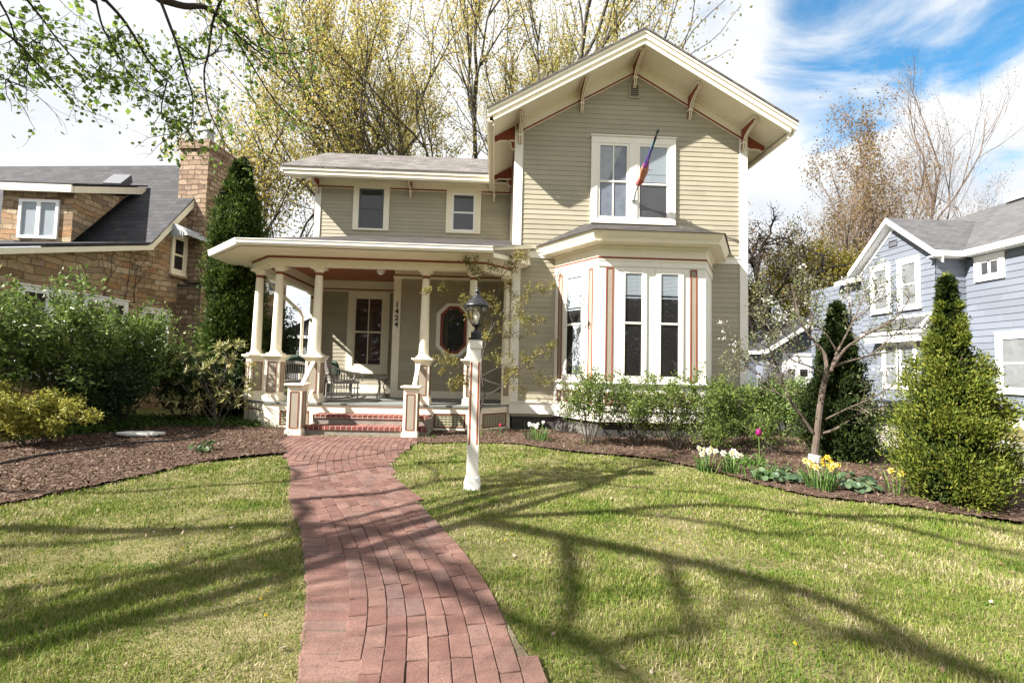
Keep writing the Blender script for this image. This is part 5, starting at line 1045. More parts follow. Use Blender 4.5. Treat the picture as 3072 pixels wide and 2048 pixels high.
for i, (x, y, h, lb) in enumerate([(1.80, 8.85, 1.35, 'loose small-leaved shrub before the left corner of the bay window'), (2.66, 8.75, 1.25, 'loose small-leaved shrub under the left window of the bay'), (3.25, 8.35, 1.28, 'loose small-leaved shrub under the right window of the bay'), (4.1, 8.7, 1.30, 'loose small-leaved shrub before the right corner of the bay window'), (4.85, 9.2, 1.2, 'loose small-leaved shrub below the right corner board of the house')]):
    shrub('foundation_shrub', x, y, h*1.04, .78, 15, .056, 4, LG['found'], lb, 'shrub', 41+i, fsh, kids=(4, 3), clus=.035, stem=.009, vase=.6)
shrub('foundation_shrub', 3.7, 7.85, .75, .5, 9, .045, 3, LG['found'], 'low sparse twiggy shrub in front of the taller ones right of the bay', 'shrub', 47, fsh, clus=.03, stem=.007)
shrub('foundation_shrub', 4.75, 8.1, .8, .55, 9, .045, 3, LG['found'], 'low sparse twiggy shrub just left of the blossoming tree trunk', 'shrub', 48, fsh, clus=.03, stem=.007)
shrub('green_bush', 6.6, 10.6, 1.35, .85, 14, .06, 9, LG['bush'], 'dense bright green bush beyond the right corner of the house', 'bush', 49, None, kids=(5, 4), clus=.06)
shrub('white_shrub', 8.6, 14.0, 1.45, .9, 12, .06, 6, LG['blossom'], 'white flowering shrub in front of the garage door', 'bush', 50, None, kids=(5, 4), clus=.07)
shrub('backyard_evergreen', -8.5, 18.5, 3.0, 1.1, 13, .12, 6, LG['dark'], 'dark evergreen shrub in the back yard seen between the porch columns', 'bush', 52, None, kids=(6, 4), clus=.14, stem=.03)
# rhododendron: long whorled leaves
rh = empty('rhododendron', (-5.70, 10.25, 0), 'sparse olive rhododendron with long whorled leaves beside the porch corner', 'shrub'); w = Wood(61); whorl = []; wdir = []
zr = lambda x, y, Y=10.2: at(460+x/2.8, 1000+y/2.8, Y=Y)
for pts in ([(545, 800), (470, 720), (400, 640), (340, 590), (200, 570), (150, 510)], [(520, 790), (520, 600), (450, 430), (400, 260), (390, 190)], [(550, 790), (520, 600), (570, 430), (640, 260), (650, 130)], [(560, 780), (620, 640), (760, 620)], [(550, 700), (600, 600), (700, 480), (790, 370), (800, 280)], [(450, 690), (400, 590), (330, 500), (240, 410)], [(480, 540), (360, 330), (290, 230)], [(570, 430), (540, 330), (510, 250)], [(590, 400), (610, 200), (605, 110)], [(540, 560), (600, 500), (720, 540)], [(620, 640), (680, 560), (800, 500)], [(640, 260), (700, 140)], [(520, 700), (440, 600), (430, 540)]):
    P = w.limb([zr(*p)+np.array([0, w.r.uniform(-.25, .25)*i/len(pts), 0]) for i, p in enumerate(pts)], .014, .006, 5, 2); whorl.append(P[-1]); wdir.append(P[-1]-P[-2])
    for k_ in range(7):
        q = P[w.r.randint(len(P)//3, len(P)-1)]; d = np.array([w.r.gauss(0, .6), w.r.gauss(0, .6), w.r.uniform(.1, .6)]); d = d/np.linalg.norm(d)*w.r.uniform(.12, .28); w.mb.tube([q, q+d*.5+np.array([0, 0, .01]), q+d], .0045, 4); whorl.append(q+d); wdir.append(d)
w.mb.build('stems', M['barkgrey'], rh); c = []; dd = []
for q, d in zip(whorl, wdir):
    d = d/np.linalg.norm(d); k_ = w.r.randint(7, 10)
    for j in range(k_):
        a = 2*math.pi*j/k_+w.r.uniform(-.2, .2); e1 = np.cross(d, [.3, .5, .8]); e1 /= np.linalg.norm(e1); e2 = np.cross(d, e1); c.append(q); dd.append((e1*math.cos(a)+e2*math.sin(a))*.9+d*.35+np.array([0, 0, w.r.uniform(-.1, .25)]))
leaf_cloud('foliage', np.array(c), .135, LG['olive'], rh, .26, np.array(dd), .12, 1.5, .05)
# dogwood sapling in front of the porch
dg_ = empty('dogwood_sapling', (-.24, 10.05, 0), 'thin multi-branched sapling with small yellow-green leaves before the porch corner', 'tree'); w = Wood(62)
zd = lambda p, Y=9.95: at(1280+p[0]/1.545, 740+p[1]/1.545, Y=Y)
tr = [(236, 870), (240, 790), (266, 690), (256, 600), (256, 520), (272, 460), (290, 400), (312, 320), (326, 230), (340, 150), (362, 70)]
Pt = w.limb([zd(p) for p in tr], .022, .006, 6); w.twigs(Pt, 12, .5, .006, 1, (3,), 1.1, .05, .35, leafy=1)
for pts in ([(275, 460), (220, 350), (150, 250), (80, 220), (15, 180)], [(290, 400), (360, 290), (450, 240), (520, 200), (605, 165)], [(280, 455), (340, 430), (430, 390), (510, 345)], [(266, 690), (330, 660), (430, 570), (520, 520), (600, 468)], [(256, 600), (330, 560), (400, 555), (480, 540)], [(256, 610), (340, 640), (440, 630), (540, 648)], [(260, 560), (190, 580), (120, 550), (75, 540)], [(256, 600), (200, 640), (140, 620)], [(326, 230), (260, 180), (210, 120), (200, 70)], [(340, 150), (400, 80), (440, 60)], [(300, 360), (380, 330), (440, 310)], [(312, 330), (230, 300), (190, 290)]):
    P = w.limb([zd(p, 9.95+w.r.uniform(-.5, .4)*(i/len(pts))) for i, p in enumerate(pts)], .009, .003, 4, 2); w.twigs(P, 7, .28, .0035, 1, (2,), .9, .08, .3, nseg=3)
w.mb.build('trunk', M['barkgrey'], dg_); t = np.array(w.tips); c = cluster(t, 6, .035); leaf_cloud('foliage', c, .058, LG['dog'], dg_, .45, None, 1, 1.2)
# apple tree
ap = empty('apple_tree', (5.02, 7.38, 0), 'young apple tree in white blossom with a low forked trunk and white trunk guard', 'tree'); w = Wood(63)
za = lambda p, Y=7.40: at(2240+p[0]/2.037, 880+p[1]/2.037, Y=Y)
Pt = w.limb([za((408, 1060)), za((415, 980)), za((428, 880)), za((445, 720)), za((468, 570)), za((492, 480))], .058, .038, 9)
limbs = [([(405, 850), (330, 740), (270, 660), (230, 570), (190, 460), (140, 340), (60, 290)], .026), ([(190, 460), (150, 370), (90, 180), (80, 60)], .012), ([(455, 855), (540, 830), (690, 735), (830, 690), (930, 670), (1050, 640)], .026), ([(480, 770), (600, 710), (760, 640), (930, 540), (1040, 440)], .016),
         ([(490, 490), (480, 380), (430, 310), (370, 240), (320, 140), (300, 60), (270, -60)], .034), ([(510, 480), (550, 380), (600, 280), (640, 170), (625, 60), (610, -80)], .034), ([(520, 450), (640, 410), (750, 380), (930, 340), (1060, 250)], .024), ([(530, 440), (600, 340), (700, 270), (830, 200), (930, 130), (1010, 0)], .026),
         ([(550, 350), (480, 240), (400, 170), (390, 80)], .014), ([(470, 490), (370, 440), (260, 390), (130, 200), (60, 110)], .014), ([(540, 380), (660, 150), (720, 0), (760, -140)], .016), ([(430, 310), (340, 330), (240, 260), (170, 150)], .012), ([(640, 170), (740, 100), (800, -20)], .012), ([(370, 240), (420, 100), (450, -40)], .012), ([(750, 380), (850, 300), (960, 190)], .010), ([(690, 735), (640, 600), (625, 460)], .009), ([(270, 660), (180, 600), (60, 480), (-60, 420)], .010), ([(190, 460), (60, 430), (-70, 380)], .009)]
for pts, r0 in limbs:
    k_ = len(pts); dy = w.r.uniform(-.9, .9); P = w.limb([za(p, 7.40+dy*(i/k_)**1.2) for i, p in enumerate(pts)], r0, .006, 6, 3); w.twigs(P, 11, .40, .007, 1, (2,), .85, .12, .25, nseg=4, wig=.2)
w.mb.build('trunk', M['bark'], ap); t = np.array(w.tips); RNG.shuffle(t)
c = cluster(t, 2, .03); leaf_cloud('foliage', c, .046, LG['applelf'], ap, .5, None, 1, .6)
tb_ = t[:len(t)//60]; c = cluster(tb_, 13, .035); leaf_cloud('blossom', c, .038, LG['blossom'], ap, .8, None, 1, .5)
gd = MB(); gd.tube([za((411, 1040))+np.array([0, 0, 0]), za((416, 985))], .085, 12); gd.build('trunk_guard', paint('white_printed_guard', (.78, .79, .80), var=.1, grime=.9, scale=20, grime_col=(.12, .12, .13)), ap)

# ---------------- bulbs and border plants
def bulb_clump(name, x, y, nb, h, rad, flowers, fcol, ccol, label, cat='flowers', fs_=.035, seed=1, group=None):
    rg = random.Random(seed); o = empty(name, (x, y, 0), label, cat, group); vs = []; f = []
    for i in range(nb):
        a = rg.uniform(0, 6.28); r_ = rad*math.sqrt(rg.random()); p = np.array([x+math.cos(a)*r_, y+math.sin(a)*r_, .0]); d = np.array([math.cos(a)*rg.uniform(0, .5), math.sin(a)*rg.uniform(0, .5), 1]); hh = h*rg.uniform(.55, 1.05); th = rg.uniform(0, 6.28); s_ = np.array([math.cos(th), math.sin(th), 0])*.007; b0 = len(vs)
        q = [p, p+d*hh*.5, p+d*hh*.85+np.array([d[0], d[1], -.1])*hh*.2, p+d*hh*.95+np.array([d[0], d[1], -.25])*hh*.5]
        for k_, (pt_, w_) in enumerate(zip(q, (1, 1.1, .8, .1))): vs += [pt_-s_*w_, pt_+s_*w_]
        f += [(b0+2*k_, b0+2*k_+1, b0+2*k_+3, b0+2*k_+2) for k_ in range(3)]
    mesh_obj('leaves', np.array(vs), f, LG['blade'], o)
    fm_ = flowermat(fcol); cm = flowermat(ccol) if ccol else None
    for i in range(flowers):
        a = rg.uniform(0, 6.28); r_ = rad*.9*math.sqrt(rg.random()); hh = h*rg.uniform(.92, 1.18); b_ = np.array([x+math.cos(a)*r_*.6, y+math.sin(a)*r_*.6, 0]); top = np.array([x+math.cos(a)*r_*1.25, y+math.sin(a)*r_*1.25, hh])
        MB().tube([b_, b_*.4+top*.6+np.array([0, 0, .04]), top], .004, 4).build('stem', M_stem, o)
        dr_ = np.array([rg.uniform(-.7, .7), -rg.uniform(.5, 1.2), rg.uniform(.0, .5)]); dr_ /= np.linalg.norm(dr_); e1 = np.cross(dr_, [0, 0, 1.]); e1 /= np.linalg.norm(e1); e2 = np.cross(dr_, e1); m_ = MB()
        for k_ in range(6):
            t = k_*math.pi/3; u = e1*math.cos(t)+e2*math.sin(t); v = np.cross(dr_, u); m_.add([top, top+u*fs_*.6+v*fs_*.38+dr_*.004*(k_ % 2), top+u*fs_*1.1+dr_*.006, top+u*fs_*.6-v*fs_*.38+dr_*.004*(k_ % 2)], [(0, 1, 2, 3)])
        fo = m_.build('flower', fm_, o)
        if cm: MB().tube([top, top+dr_*fs_*.5, top+dr_*fs_*.75], [fs_*.22, fs_*.3, fs_*.42], 8, cap=False).build('corona', cm, fo)
    return o
_fm = {}
def flowermat(c):
    if c not in _fm: _fm[c] = leafmat('petal', [(0, tuple(k*.9 for k in c)), (1, c)], .35, k=.85)
    return _fm[c]
WH, YE, PY, MG, PK_ = (.85, .85, .80), (.80, .55, .04), (.85, .74, .30), (.35, .02, .17), (.75, .05, .15)
bulb_clump('daffodils', .89, 9.2, 60, .30, .22, 9, WH, WH, 'white daffodil clump by the stone foundation, beside the bay shrub', seed=1)
bulb_clump('daffodils', 3.02, 6.66, 45, .27, .12, 8, WH, PY, 'large white daffodils, left half of the clump at the lawn edge', seed=2, fs_=.042)
bulb_clump('daffodils', 3.30, 6.52, 45, .27, .11, 8, WH, PY, 'large white daffodils, right half of the clump at the lawn edge', seed=3, fs_=.042)
bulb_clump('daffodils', 3.95, 5.68, 70, .30, .17, 13, PY, YE, 'pale yellow daffodil clump in front of the blossoming tree trunk', seed=4, fs_=.04)
bulb_clump('daffodils', 4.22, 5.95, 12, .33, .14, 3, YE, YE, 'few deep yellow daffodils right of the pale yellow clump', seed=9, fs_=.036)
bulb_clump('daffodils', 4.72, 5.47, 14, .30, .13, 3, (.85, .65, .2), YE, 'few yellow daffodils close to the golden cone evergreen', seed=5, fs_=.04)
bulb_clump('tulip', 3.85, 7.0, 30, .22, .16, 0, WH, None, 'green bulb leaves without flowers at the lawn edge', 'plant', seed=6)
bulb_clump('tulip_leaves', 3.52, 6.25, 50, .26, .2, 0, WH, None, 'tuft of narrow green leaves between the white daffodils and the broad-leaved plant', 'plant', seed=16)
bulb_clump('grass_tuft', 7.0, 10.4, 70, .45, .3, 0, WH, None, 'tall green grass tuft left of the driveway', 'plant', seed=7)
bulb_clump('grass_tuft', 12.3, 14.0, 110, .7, .5, 0, WH, None, 'long-leaved grass tuft by the blue house foundation', 'plant', seed=8)
bulb_clump('grass_tuft', 6.5, 8.3, 90, .30, .5, 0, WH, None, 'short iris leaves behind the golden cone evergreen', 'plant', seed=18)
bulb_clump('grass_tuft', 7.4, 6.6, 60, .25, .4, 0, WH, None, 'short green leaves at the driveway edge right of the cone evergreen', 'plant', seed=19)
bulb_clump('snowdrop_leaves', -1.12, 9.25, 14, .14, .06, 0, WH, None, 'small tuft of bulb leaves beside the right newel post', 'plant', seed=20)
def tulip(x, y, h, col, label, seed, s_=.04):
    o = bulb_clump('tulip', x, y, 6, h*.55, .05, 0, WH, None, label, 'flower', seed=seed); top = np.array([x, y, h]); MB().tube([(x, y, 0), (x+.01, y, h*.5), top], .005, 5).build('stem', M_stem, o)
    MB().lathe([(.006, 0), (s_*.6, s_*.25), (s_*.72, s_*.8), (s_*.55, s_*1.5), (s_*.35, s_*1.8)], top, 8).build('flower', flowermat(col), o, True)
tulip(.18, 9.75, .20, PK_, 'single pink tulip in the mulch by the porch lattice', 11, .035)
tulip(3.98, 7.05, .46, MG, 'single dark magenta tulip behind the white daffodils', 12, .06)
def broad(name, x, y, rad, n, label, seed, ls=.075, mat='broad'):
    rg = random.Random(seed); o = empty(name, (x, y, 0), label, 'plant'); m_ = MB(); st_ = MB()
    for i in range(n):
        a = rg.uniform(0, 6.28); r_ = rad*math.sqrt(rg.random()); c = np.array([x+math.cos(a)*r_, y+math.sin(a)*r_, rg.uniform(.07, .22)*(1.15-r_/rad*.6)]); nn = np.array([math.cos(a)*rg.uniform(.1, .8), math.sin(a)*rg.uniform(.1, .8)-.35, 1]); nn /= np.linalg.norm(nn); e1 = np.cross(nn, [rg.gauss(0, 1), rg.gauss(0, 1), .1]); e1 /= np.linalg.norm(e1); e2 = np.cross(nn, e1); L_ = ls*rg.uniform(.6, 1.15); pts = [c]
        for k_ in range(11): t = 2*math.pi*k_/11; rr_ = L_*(1-.28*math.exp(-((t)/.5)**2)); pts.append(c+(e1*math.cos(t)+e2*math.sin(t))*rr_*.75+nn*(.012*math.cos(2*t)+.01))
        m_.add(pts, [(0, 1+k_, 1+(k_+1) % 11) for k_ in range(11)]); st_.tube([(x+math.cos(a)*r_*.3, y+math.sin(a)*r_*.3, 0), c], .004, 3)
    m_.build('foliage', LG[mat], o, True); st_.build('stems', M_stem, o)
broad('hollyhock', 3.72, 6.15, .30, 46, 'grey-green round-leaved plant left of the pale yellow daffodils', 71)
broad('hollyhock', 4.40, 5.68, .26, 40, 'grey-green round-leaved plant right of the pale yellow daffodils', 72)
broad('lungwort', -4.30, 7.45, .20, 22, 'small dark leafy weed alone in the mulch', 73, .06, 'dark')
broad('perennial', 3.75, 7.15, .35, 45, 'low fresh green perennial under the dark magenta tulip', 74, .05, 'cover')
# ground cover and strip
P = np.column_stack([RNG.uniform(-8.6, -5.4, 9000), RNG.uniform(8.6, 11.6, 9000)]); P = P[~inpoly(P, BED_L)]; P = P[(P[:, 0] < -5.65)]
k_ = np.vstack([P, np.column_stack([RNG.normal(-5.0, .45, 1100), RNG.normal(10.5, .12, 1100)]), np.column_stack([RNG.normal(-5.8, .2, 400), RNG.normal(10.3, .1, 400)])])
tag(leaf_cloud('ground_cover', np.column_stack([k_, RNG.uniform(.02, .13, len(k_))]), .07, LG['cover'], None, .55, None, 1, .8), 'low bright green ground cover in front of the shrubs and porch corner', 'ground cover', kind='stuff')
P = np.column_stack([RNG.uniform(-1.2, 6.8, 1500), RNG.uniform(6.2, 10.6, 1500)]); P = P[inpoly(P, BED_R) & (npn(P, 1.2, 40) > .5)]
tag(leaf_cloud('bed_weeds', np.column_stack([P, RNG.uniform(.03, .14, len(P))]), .06, LG['found'], None, .35, np.repeat([[0, 0, .8]], len(P), 0), .7), 'scattered green seedlings in the mulch under the shrubs', 'ground cover', kind='stuff')
# ================================================================ BACKGROUND TREES
def big_tree(name, x, y, stems, kids, leaf, per, mat, bark, label, seed, clus=.35, up=.16, ang=.55, ratio=.6, cat='tree', leafy=1, aspect=.6, base_h=3.0, r0=.30, rr=.5, wig=.13, thin=1.0):
    o = empty(name, (x, y, 0), label, cat); w = Wood(seed); bp_ = np.array([x, y, -.3])
    w.mb.tube([bp_, bp_+np.array([0, 0, base_h*.6]), bp_+np.array([0, 0, base_h+.5])], [r0*1.5, r0*1.15, r0], 9)
    for (dx, dz, L_, r_) in stems:
        a = w.r.uniform(-.5, .5); w.grow(bp_+np.array([0, 0, base_h]), (dx, a, dz), L_, r_, len(kids), kids, ang, up, wig, ratio, rr, 6, leafy)
    w.mb.build('trunk', M[bark], o); t = np.array(w.tips)
    if thin < 1: t = t[RNG.random(len(t)) < thin]
    leaf_cloud('crown', cluster(t, per, clus), leaf, LG[mat], o, aspect, None, 1); return o
big_tree('maple_tree', -4.0, 29, [(-.55, 1, 15, .2), (-.25, 1, 17, .22), (-.05, 1, 15, .18), (-.85, 1, 12, .14), (.12, 1, 14, .15)], (7, 6, 5), .15, 6, 'maple_far', 'barkgrey', 'tall maple in yellow-green spring leaf behind the low wing roof', 81, .2, .10, .5)
big_tree('maple_tree', 1.2, 31, [(-.2, 1, 18, .24), (.05, 1, 19, .24), (.35, 1, 17, .2), (-.42, 1, 15, .16), (.62, 1, 14, .15)], (7, 6, 5), .155, 7, 'maple_far', 'barkgrey', 'tall maple in yellow-green spring leaf rising behind the gable roof', 82, .2, .10, .5)
big_tree('maple_tree', -13.5, 27, [(-.3, 1, 8, .12), (.1, 1, 9, .13), (.35, 1, 9, .12)], (6, 6, 5), .17, 3, 'maple_far', 'barkgrey', 'smaller sparse yellow-green tree behind the columnar arborvitae', 83, .3, .1, .55)
big_tree('dark_tree', 15.8, 28, [(-.5, 1, 7, .22), (-.1, 1, 9, .24), (.3, 1, 8.5, .22), (.75, .8, 6.5, .18), (-.9, .6, 5.5, .16)], (8, 7, 6), .13, 1, 'dtree', 'barkdark', 'dark gnarled nearly bare tree just right of the gable', 84, .25, .0, .8, .55, wig=.32, base_h=2.2, thin=.6)
big_tree('budding_tree', 25.5, 34, [(-.35, 1, 10, .14), (0, 1, 12, .16), (.35, 1, 11, .14), (-.65, 1, 8, .1)], (8, 6, 5), .16, 2, 'rust', 'twigpink', 'budding tree with rusty twigs between the dark tree and the blue gable', 85, .2, .16, .45, rr=.36, thin=.9)
big_tree('ochre_tree', 20.5, 31, [(-.4, 1, 4.5, .1), (.1, 1, 5.5, .1), (.5, 1, 5.0, .1), (-.8, .8, 4.5, .08), (.8, .8, 4, .08)], (7, 6, 5), .16, 3, 'ochre', 'barkgrey', 'low ochre-leaved tree behind the garage and blue gable', 86, .3, .08, .6)
big_tree('bare_tree', 37, 40, [(.0, 1, 17, .24), (.16, 1, 14, .15), (-.2, 1, 13, .15), (.45, 1, 12.5, .12), (-.42, 1, 11, .11), (.75, 1, 11, .1)], (9, 7, 5), .12, 1, 'rust', 'twigpink', 'tall bare tree with pinkish budding twigs behind the blue house roof', 87, .15, .16, .5, rr=.36, thin=.6)
big_tree('bare_tree', 31, 37, [(-.3, 1, 8, .12), (.1, 1, 9.5, .13), (.4, 1, 9, .12)], (8, 7, 5), .15, 2, 'rust', 'twigpink', 'shorter budding tree left of the tallest bare tree', 88, .15, .16, .45, rr=.36, thin=.8)
for i, (x, y, h, mt) in enumerate([(14.5, 33, 4.5, 'ochre'), (12.8, 27.5, 3.4, 'dark'), (19, 36, 6, 'found'), (23.5, 30, 4.5, 'ochre')]):
    shrub('background_bush', x, y, h, h*.55, 10, .22, 5, LG[mt], ['ochre bush in the back yard under the dark tree', 'dark green bush at the left end of the garage', 'tall green bush far behind the garage roof', 'ochre bush between the garage and the blue house'][i], 'bush', 90+i, None, kids=(6, 5), clus=.25, stem=.05)

# ================================================================ STREET TREE: limbs over the lawn (its trunk stands left of the picture)
SUN = np.array([-2.2, -.95, 2.02]); SUN /= np.linalg.norm(SUN)
def lift(px, py, h): g = at(px, py, Z=0); return g+SUN*(h/SUN[2])
st_ = empty('street_maple', (-9.6, -2.3, 0), 'big maple whose fresh-leaved limbs hang over the upper left of the view', 'tree'); w = Wood(95); B0 = np.array([-9.6, -2.3, 0])
w.mb.tube([B0, B0+np.array([0, 0, 1.2]), B0+np.array([.05, .1, 3.2]), B0+np.array([.1, .2, 4.4])], [.42, .33, .28, .25], 12)
F0 = B0+np.array([.1, .2, 4.1])
zb = lambda p, Y: at(p[0]/2.352, p[1]/2.352, Y=Y)
# limbs seen overhead
vis = [([(1140, 0), (1300, 45), (1440, 50), (1560, 130), (1640, 220), (1800, 350), (1900, 420)], .040, 4.6, [(.0, -.35), (-3.2, 3.2)]), ([(1130, 0), (1250, 320), (1310, 520), (1360, 700), (1350, 900)], .016, 4.4, None), ([(740, 0), (860, 130), (960, 280), (1050, 430), (1180, 570), (1300, 640)], .018, 4.3, None), ([(1560, 0), (1500, 160), (1470, 380), (1440, 520), (1470, 760), (1560, 960), (1640, 1090)], .016, 4.8, None), ([(0, 205), (130, 310), (290, 480), (400, 600), (500, 710)], .012, 3.9, None), ([(190, 0), (310, 150), (420, 300), (640, 540), (700, 560)], .012, 4.2, None), ([(0, 20), (60, 130), (100, 260), (60, 300)], .010, 3.8, None), ([(1560, 130), (1700, 230), (1850, 350), (2050, 380), (2200, 340)], .015, 5.0, None), ([(1650, 250), (1800, 500), (1930, 700), (2050, 820)], .012, 5.1, None), ([(680, 20), (720, 180), (790, 320), (900, 500), (1050, 640), (1200, 720)], .010, 4.1, None), ([(1250, 320), (1420, 420), (1550, 330), (1560, 230)], .009, 4.5, None), ([(1810, 0), (1830, 120), (1920, 260), (2100, 280)], .009, 5.0, None), ([(960, 280), (880, 240), (800, 300), (760, 250)], .007, 4.2, None), ([(1350, 900), (1280, 950), (1150, 950)], .006, 4.5, None), ([(640, 460), (760, 540), (900, 560)], .007, 4.1, None), ([(1180, 570), (1140, 800), (1260, 850)], .007, 4.3, None), ([(420, 300), (300, 260), (170, 330)], .007, 4.0, None), ([(0, 545), (60, 570), (190, 620)], .006, 3.7, None)]
for pts, r0, Y, _ in vis:
    k_ = len(pts); P = w.limb([zb(p, Y+.7*i/k_) for i, p in enumerate(pts)], r0*.9, .004, 7, 4); w.twigs(P, 4+int(1.9*k_), .40, .0045, 1, (2,), .9, -.02, .15, nseg=4, wig=.25)
leafT = list(w.tips)
# link them back to the fork
for p, Y, r0 in (((1140, 0), 4.6, .06), ((1130, 0), 4.4, .03), ((740, 0), 4.3, .035), ((1560, 0), 4.8, .03), ((0, 205), 3.9, .025), ((190, 0), 4.2, .025), ((0, 20), 3.8, .02), ((1810, 0), 5.0, .03), ((680, 20), 4.1, .025), ((0, 545), 3.7, .02)):
    e = zb(p, Y); mid = np.array([-6.0-RNG.uniform(0, .5), 2.2+RNG.uniform(-.3, .5), 5.2+RNG.uniform(0, .8)]); w.limb([F0, mid, e], r0*1.6, r0*.7, 7, 5)
# limbs higher up, whose shadows stripe the lawn and the path
sh_ = [([(0, 1480), (300, 1475), (620, 1455), (880, 1440), (1150, 1400), (1400, 1385)], 6.0, 6.0, .07), ([(-300, 1600), (0, 1580), (260, 1590), (560, 1585), (880, 1570), (1130, 1590)], 6.5, 6.8, .15), ([(-200, 1640), (200, 1625), (500, 1600)], 6.5, 6.5, .08), ([(880, 1500), (1150, 1480), (1330, 1440), (1500, 1440)], 6.6, 6.4, .09), ([(0, 1760), (300, 1735), (560, 1710), (800, 1700)], 6.0, 6.3, .06), ([(0, 1840), (250, 1800), (420, 1770), (620, 1700)], 6.2, 6.4, .05), ([(100, 1930), (330, 1880), (600, 1850), (850, 1760)], 6.0, 6.3, .05),
       ([(880, 1580), (1050, 1660), (1300, 1740), (1550, 1860), (1780, 1950), (1900, 2040)], 6.8, 7.6, .10), ([(1080, 1590), (1200, 1620), (1330, 1680), (1460, 1760)], 6.8, 7.2, .07), ([(1440, 1560), (1650, 1600), (1850, 1640), (2100, 1690), (2330, 1750), (2560, 1830), (2760, 1930), (3000, 2050)], 6.5, 8.2, .13), ([(1500, 1550), (1800, 1535), (2100, 1515), (2450, 1545), (2800, 1555), (3072, 1600)], 6.2, 7.0, .10), ([(1300, 1440), (1600, 1420), (1900, 1460), (2150, 1480)], 6, 6.2, .06), ([(1700, 1620), (1715, 1700), (1720, 1830), (1680, 1900)], 7.0, 7.4, .10), ([(2000, 1660), (2040, 1780), (2080, 1880)], 7.4, 7.6, .08), ([(2100, 1690), (2200, 1760), (2150, 1880)], 7.4, 7.6, .04), ([(2330, 1750), (2380, 1840), (2540, 1900)], 7.8, 7.9, .05), ([(2200, 1580), (2300, 1600), (2500, 1600)], 7, 7.2, .06), ([(2700, 1580), (2900, 1630), (3072, 1660)], 7, 7.2, .06), ([(850, 1400), (1000, 1385), (1200, 1350)], 6, 6.1, .05), ([(1250, 1390), (1500, 1350), (1700, 1350)], 5.8, 6, .035)]
top = B0+np.array([.2, .5, 6.4]); w.mb.tube([F0, B0+np.array([.15, .35, 5.3]), top], [.25, .22, .17], 9)
w2 = Wood(96); LB = []
for pts, h0, h1, r0 in sh_:
    k_ = len(pts); Q = [lift(x, y, h0+(h1-h0)*i/(k_-1)) for i, (x, y) in enumerate(pts)]
    r0 *= .72; P = w2.limb(Q, r0, r0*.45, 7, 3); w2.twigs(P, 2+k_, 1.3, .016, 1, (2,), .8, .05, .2, nseg=3)
    LB.append((Q, r0))
pts_ = [top]; todo = list(LB)        # every limb forks off the nearest one already in place
while todo:
    best = min(((np.linalg.norm(np.array(e)-p), k, ei, pi) for k, (Q, r0) in enumerate(todo) for ei, e in ((0, Q[0]), (-1, Q[-1])) for pi, p in enumerate(pts_)), key=lambda b: b[0])
    Q, r0 = todo.pop(best[1]); e = Q[best[2]]; p = pts_[best[3]]
    if best[0] > .05: w2.limb([p, (p+e)/2+np.array([0, 0, .12*best[0]]), e], r0*.9, r0*.8, 6, 4)
    pts_ += list(Q)
w.mb.v, off_ = w.mb.v+w2.mb.v, len(w.mb.v); w.mb.f += [tuple(off_+i for i in f) for f in w2.mb.f]
w.mb.build('trunk', M['barkdark'], st_)
t = np.array(leafT); k_ = RNG.random(len(t)); cc_ = cluster(t[k_ < .34], 2, .035); leaf_cloud('crown', cc_, .042, LG['maple_near'], st_, .85, np.repeat([[0, 0, -.4]], len(cc_), 0), 1.0, .3)
tb_ = cluster(t[k_ < .06], 5, .05); leaf_cloud('foliage', tb_, .062, LG['maple_near'], st_, .9, np.repeat([[0, 0, -.6]], len(tb_), 0), .9, .3)

P = np.column_stack([RNG.uniform(-45, 45, 7000), RNG.normal(-30, 2.5, 7000), RNG.uniform(0, 1, 7000)**.8]); P[:, 2] *= 5+7*npn(P, .09, 77)
tag(leaf_cloud('trees_opposite', P, 1.5, LG['dark'], None, .7, None, 1), 'dark trees across the street mirrored in the window panes', 'trees', kind='stuff')
# ================================================================ SKY, SUN, CAMERA
wld = bpy.data.worlds.new('World'); scene.world = wld; wld.use_nodes = True; nt = wld.node_tree; L = nt.links.new; bg = nt.nodes['Background']
sky = nd(nt, 'ShaderNodeTexSky', sky_type='NISHITA', sun_disc=False); sky.sun_elevation = math.asin(SUN[2]); sky.sun_rotation = math.atan2(SUN[0], SUN[1]); sky.air_density = 1.0; sky.dust_density = .6; sky.ozone_density = 2.0
tc = nd(nt, 'ShaderNodeTexCoord'); sp = nd(nt, 'ShaderNodeSeparateXYZ'); L(tc.outputs['Generated'], sp.inputs[0])
zc = nd(nt, 'ShaderNodeMath', operation='MAXIMUM'); L(sp.outputs['Z'], zc.inputs[0]); zc.inputs[1].default_value = .0; za_ = nd(nt, 'ShaderNodeMath', operation='ADD'); L(zc.outputs[0], za_.inputs[0]); za_.inputs[1].default_value = .22
dv = nd(nt, 'ShaderNodeVectorMath', operation='DIVIDE'); L(tc.outputs['Generated'], dv.inputs[0]); cb = nd(nt, 'ShaderNodeCombineXYZ'); [L(za_.outputs[0], cb.inputs[i]) for i in range(3)]; L(cb.outputs[0], dv.inputs[1])
mp = nd(nt, 'ShaderNodeMapping'); mp.inputs['Rotation'].default_value = (0, 0, R(-28)); mp.inputs['Scale'].default_value = (1.4, 2.0, 1); mp.inputs['Location'].default_value = (.3, .1, 0); L(dv.outputs[0], mp.inputs['Vector'])
n1 = nd(nt, 'ShaderNodeTexNoise', i_Scale=1.7, i_Detail=9.0, i_Roughness=.6, i_Distortion=.5); L(mp.outputs[0], n1.inputs['Vector'])
n2 = nd(nt, 'ShaderNodeTexNoise', i_Scale=.9, i_Detail=5.0, i_Roughness=.55); L(mp.outputs[0], n2.inputs['Vector'])
